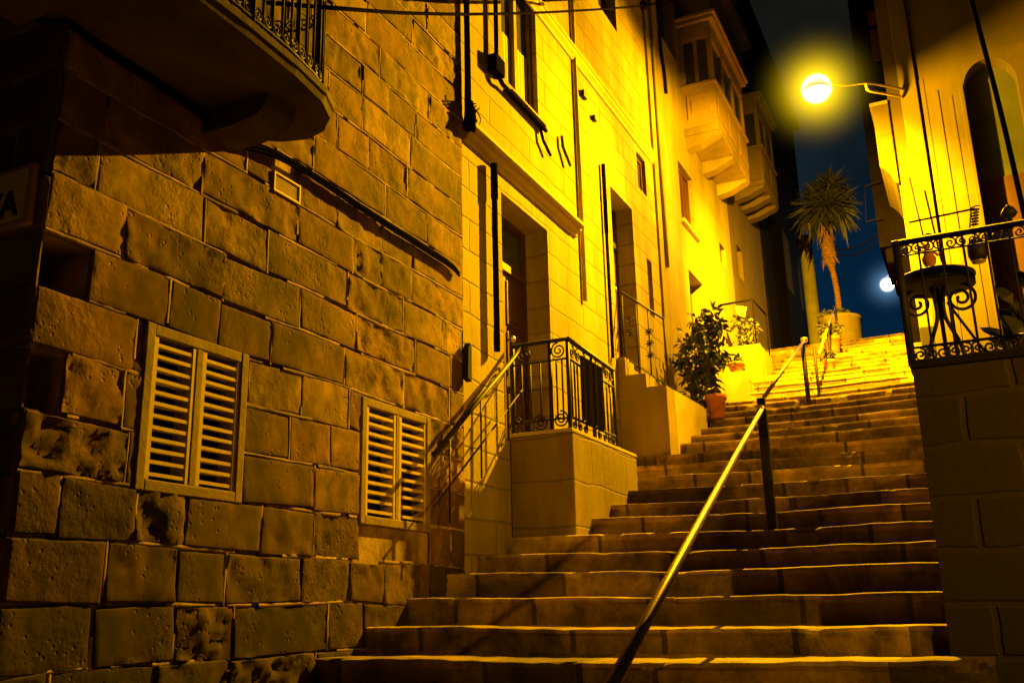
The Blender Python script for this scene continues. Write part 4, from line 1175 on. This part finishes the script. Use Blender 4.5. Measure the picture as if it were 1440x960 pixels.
mb = MB(); mb.tube(smooth_path([at(1364, -5, 9.0), at(1390, 90, 9.0), at(1415, 190, 8.8), at(1440, 300, 8.6), at(1470, 430, 8.4)], 6), .022, 8)
tag(mb.build('hanging_cable', M['cable']), 'thick dark cable hanging across the arched house at the right edge', 'cable')
mb = MB(); mb.tube([at(1279, 250, 13.7), at(1299, 335, 13.7)], .012, 6); mb.build
tag(mb.build('thin_pipe', M['cable']), 'thin dark pipe down the left edge of the arched house', 'pipe')

# neighbour with its closed balcony, partly behind the arched house
nb = thing('narrow_house', 'narrow house squeezed behind the arched house on the right', 'house', (0, 15.6, 3))
mb = MB(); mb.box(-.42, 3, 15.0, 17.2, 1, 12.0); mb.build('wall', M['right'], nb)
g = thing('box_balcony', 'box balcony with blank lit end on the narrow house right of the lamp', 'balcony', (-.55, 15.7, 6.5))
mb = MB(); mb.prism([(-.421, 6.2), (-.46, 6.22), (-.52, 6.36), (-.60, 6.47), (-.655, 6.52), (-.655, 7.52), (-.421, 7.54)], 14.9, 16.6, fn=lambda u, v, w: (u, w, v)); mb.build('body', M['right'], g)
mb = MB(); mb.box(-.69, -.421, 14.87, 16.65, 7.545, 7.6, bev=.01); mb.build('cornice', M['gal'], g)
mb = MB(); mb.box(-.643, -.43, 14.885, 14.898, 6.7, 6.95, bev=.006); mb.box(-.643, -.43, 14.885, 14.898, 7.02, 7.4, bev=.006); mb.build('panel', M['right'], g)
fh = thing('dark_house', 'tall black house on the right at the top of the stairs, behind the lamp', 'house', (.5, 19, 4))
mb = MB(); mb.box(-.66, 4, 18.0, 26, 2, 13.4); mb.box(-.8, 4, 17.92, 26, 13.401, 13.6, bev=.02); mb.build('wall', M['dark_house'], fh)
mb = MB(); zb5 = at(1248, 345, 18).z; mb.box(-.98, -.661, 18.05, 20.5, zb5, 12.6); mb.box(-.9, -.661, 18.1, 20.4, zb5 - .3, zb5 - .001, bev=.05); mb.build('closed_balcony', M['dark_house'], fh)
for (xa, ya, xb, yb) in ((1219, 18, 1234, 34), (1223, 44, 1240, 84)):
    p, q = at(xa, ya, 17.99), at(xb, yb, 17.99)
    mb = MB(); mb.box(p.x, q.x, 17.955, 17.998, q.z, p.z); mb.build('shutter', M['wood'], fh)
# low dark doorway and bench at the house foot
mb = MB()
p, q = at(1287, 410, 14.98), at(1309, 455, 14.98)
mb.box(-.415, -.05, 14.9, 14.998, 3.0, 3.9); tag(mb.build('side_gate', M['black']), 'low dark gate at the foot of the narrow house', 'gate')

# wall bracket wires by the dark house on the right
mb = MB()
pts = [at(1240, 254, 17.9), at(1216, 262, 17.9), at(1218, 312, 17.9), at(1241, 306, 17.9)]
mb.tube(pts[:2], .012, 5); mb.tube(pts[2:], .012, 5); mb.tube(pts[1:3], .006, 5)
tag(mb.build('clothes_line_bracket', M['cable']), 'thin clothes line bracket sticking out from the black house on the right', 'bracket')
for k, (a, b, lab) in enumerate((((1150, 345, 22), (1248, 320, 18), 'upper of two thin cables crossing the sky right of the yucca'), ((1160, 352, 22), (1248, 329, 18), 'lower of two thin cables crossing the sky right of the yucca'))):
    A, B = at(*a), at(*b)
    mb = MB(); mb.tube([A + (B - A) * t + Vector((0, 0, -.25 * math.sin(PI * t))) for t in [i / 12 for i in range(13)]], .014, 5)
    tag(mb.build('sky_cable', M['cable']), lab, 'cable')

# ------------------------------------------------------------------ street lamps
LP = at(1148, 125, 12.35)
lamp = thing('street_lamp', 'lit yellow street lamp on a bent bracket arm over the stairs', 'street lamp', at(1263, 126, 13.85))
mb = MB()
mb.tube(smooth_path([LP + Vector((.12, .05, .1)), at(1185, 120, 12.8), at(1218, 117, 13.2), at(1245, 121, 13.55), at(1266, 125, 13.87)], 5), .02, 8)
mb.tube(smooth_path([at(1218, 117, 13.2), at(1218.5, 123, 13.2), at(1223, 128, 13.25), at(1245, 132, 13.55), at(1266, 136, 13.87)], 5), .02, 8)
mb.build('arm', M['steel'], lamp)
mb = MB(); mb.lathe([(.0, .17), (.05, .12), (.09, .10), (.15, .06), (.175, .0), (.185, -.05), (.18, -.05), (.165, -.005), (.14, .05), (.08, .085), (0, .09)], LP, 28); mb.build('hood', M['steel'], lamp)
mb = MB()
for k in range(10):
    a0_, a1_ = -.9 + 1.8 * k / 10 + .55, -.9 + 1.8 * (k + 1) / 10 + .55
    q0, q1 = Vector((math.cos(a0_), math.sin(a0_), 0)) * .178, Vector((math.cos(a1_), math.sin(a1_), 0)) * .178
    mb.quad(LP + q0 + Vector((0, 0, .05)), LP + q1 + Vector((0, 0, .05)), LP + q1 + Vector((0, 0, -.03)), LP + q0 + Vector((0, 0, -.03)))
mb.build('added_shield', M['steel'], lamp)  # plate added to cut the lamp's light on the right facade
LAMP_E = 23000.0
mb = MB(); 
bmesh.ops.create_icosphere(mb.bm, subdivisions=3, radius=.10, matrix=Matrix.Translation(LP))
bm_ = emis('sodium_bulb', (1.0, .8, .45), 40.0)
mb.build('bulb', bm_, lamp)
# the light it gives: an even part below the hood and, as its reflector throws it, two broad beams along the street
def lamp_light(name, kind, watts, aim=None, size=120, blend=1.0):
    d = bpy.data.lights.new(name, kind); o = bpy.data.objects.new(name, d); COL.objects.link(o)
    o.location = LP + Vector((-.02, 0, -.135)) - lamp.location; o.parent = lamp
    d.energy = watts; d.color = (1, .455, .0005); d.shadow_soft_size = .03
    if kind == 'SPOT':
        o.rotation_euler = Vector(aim).to_track_quat('-Z', 'Y').to_euler()
        d.spot_size = math.radians(size); d.spot_blend = blend
    return o
lamp_light('sodium_light', 'POINT', 2100)
lamp_light('sodium_beam_down_street', 'SPOT', 11500, (-.08, -1, -.68), 104)
lamp_light('sodium_beam_up_street', 'SPOT', 17000, (-.06, 1, -.62), 110)
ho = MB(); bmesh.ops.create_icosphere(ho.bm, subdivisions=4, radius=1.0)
h = ho.build('glow', lamp_glare('sodium_glare', (1.0, .66, .004), 8, 5.2, .19))  # glare painted round the bulb, its white core covers the hood
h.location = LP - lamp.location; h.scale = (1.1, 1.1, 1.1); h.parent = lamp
L2P = at(1248, 400, 30.0)
lamp2 = thing('street_lamp', 'small distant white street lamp against the blue sky', 'street lamp', (L2P.x + .6, 30, TOPZ))
mb = MB(); mb.tube(smooth_path([L2P + Vector((.62, 0, TOPZ - L2P.z - .2)), L2P + Vector((.62, 0, -.1)), L2P + Vector((.5, 0, .22)), L2P + Vector((.0, 0, .3))], 5), .035, 8); mb.build('post', M['iron'], lamp2)
mb = MB(); bmesh.ops.create_icosphere(mb.bm, subdivisions=3, radius=.18, matrix=Matrix.Translation(L2P)); mb.build('bulb', emis('white_bulb', (.85, .95, 1.0), 60), lamp2)
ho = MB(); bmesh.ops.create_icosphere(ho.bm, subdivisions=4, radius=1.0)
h = ho.build('glow', lamp_glare('white_glare', (.22, .5, .85), 1.5, 5.0, .2))  # painted glare round the distant bulb
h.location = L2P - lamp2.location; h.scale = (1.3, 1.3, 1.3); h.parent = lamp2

# light of a street lamp farther down, behind the photographer, that throws the rail's shadow up the steps
sd = bpy.data.lights.new('lower_street_light', 'SPOT')
so = bpy.data.objects.new('lower_street_light', sd); COL.objects.link(so)
so.location = (4.5, 1.2, 2.7)
tgt = Vector((-1.9, 8.3, .9))
so.rotation_euler = (tgt - so.location).to_track_quat('-Z', 'Y').to_euler()
sd.energy = 1350; sd.color = (1, .43, .002); sd.spot_size = math.radians(50); sd.spot_blend = .7; sd.shadow_soft_size = .06

# ------------------------------------------------------------------ night sky
w = bpy.data.worlds.new('World'); S.world = w
w.use_nodes = True
nt = w.node_tree
bg = nt.nodes['Background']
tc = N(nt, 'ShaderNodeTexCoord'); sx = N(nt, 'ShaderNodeSeparateXYZ')
nt.links.new(tc.outputs['Generated'], sx.inputs[0])
gl = N(nt, 'ShaderNodeVectorMath', operation='DISTANCE'); gl.inputs[1].default_value = (-.05, .97, .22)   # glow of the town over the top of the stairs
nt.links.new(tc.outputs['Generated'], gl.inputs[0])
r = ramp(nt, gl.outputs['Value'], [(0.0, (.001, .018, .05)), (.10, (.001, .0145, .04)), (.2, (.005, .011, .018)), (.32, (.0065, .0072, .006)), (.6, (.004, .0034, .0016)), (1.0, (.005, .0035, .0008))])
r.color_ramp.interpolation = 'EASE'
ns = N(nt, 'ShaderNodeTexNoise', Scale=6.0, Detail=7.0, Roughness=.6)
nt.links.new(tc.outputs['Generated'], ns.inputs['Vector'])
rn = ramp(nt, ns.outputs['Fac'], [(.32, (.55, .58, .62)), (.68, (1.4, 1.35, 1.25))])
mx = N(nt, 'ShaderNodeMix', data_type='RGBA', blend_type='MULTIPLY'); mx.inputs[0].default_value = 1
nt.links.new(r.outputs['Color'], mx.inputs[6]); nt.links.new(rn.outputs['Color'], mx.inputs[7])
nt.links.new(mx.outputs[2], bg.inputs['Color'])
bg.inputs['Strength'].default_value = 1.0

S.view_settings.view_transform = 'Standard'
S.view_settings.look = 'None'
S.view_settings.exposure = 0
S.view_settings.gamma = 1
S.render.engine = 'CYCLES'
S.cycles.use_denoising = True
S.cycles.max_bounces = 6
S.cycles.diffuse_bounces = 4
S.cycles.sample_clamp_indirect = 8
S.cycles.caustics_reflective = False
S.cycles.caustics_refractive = False
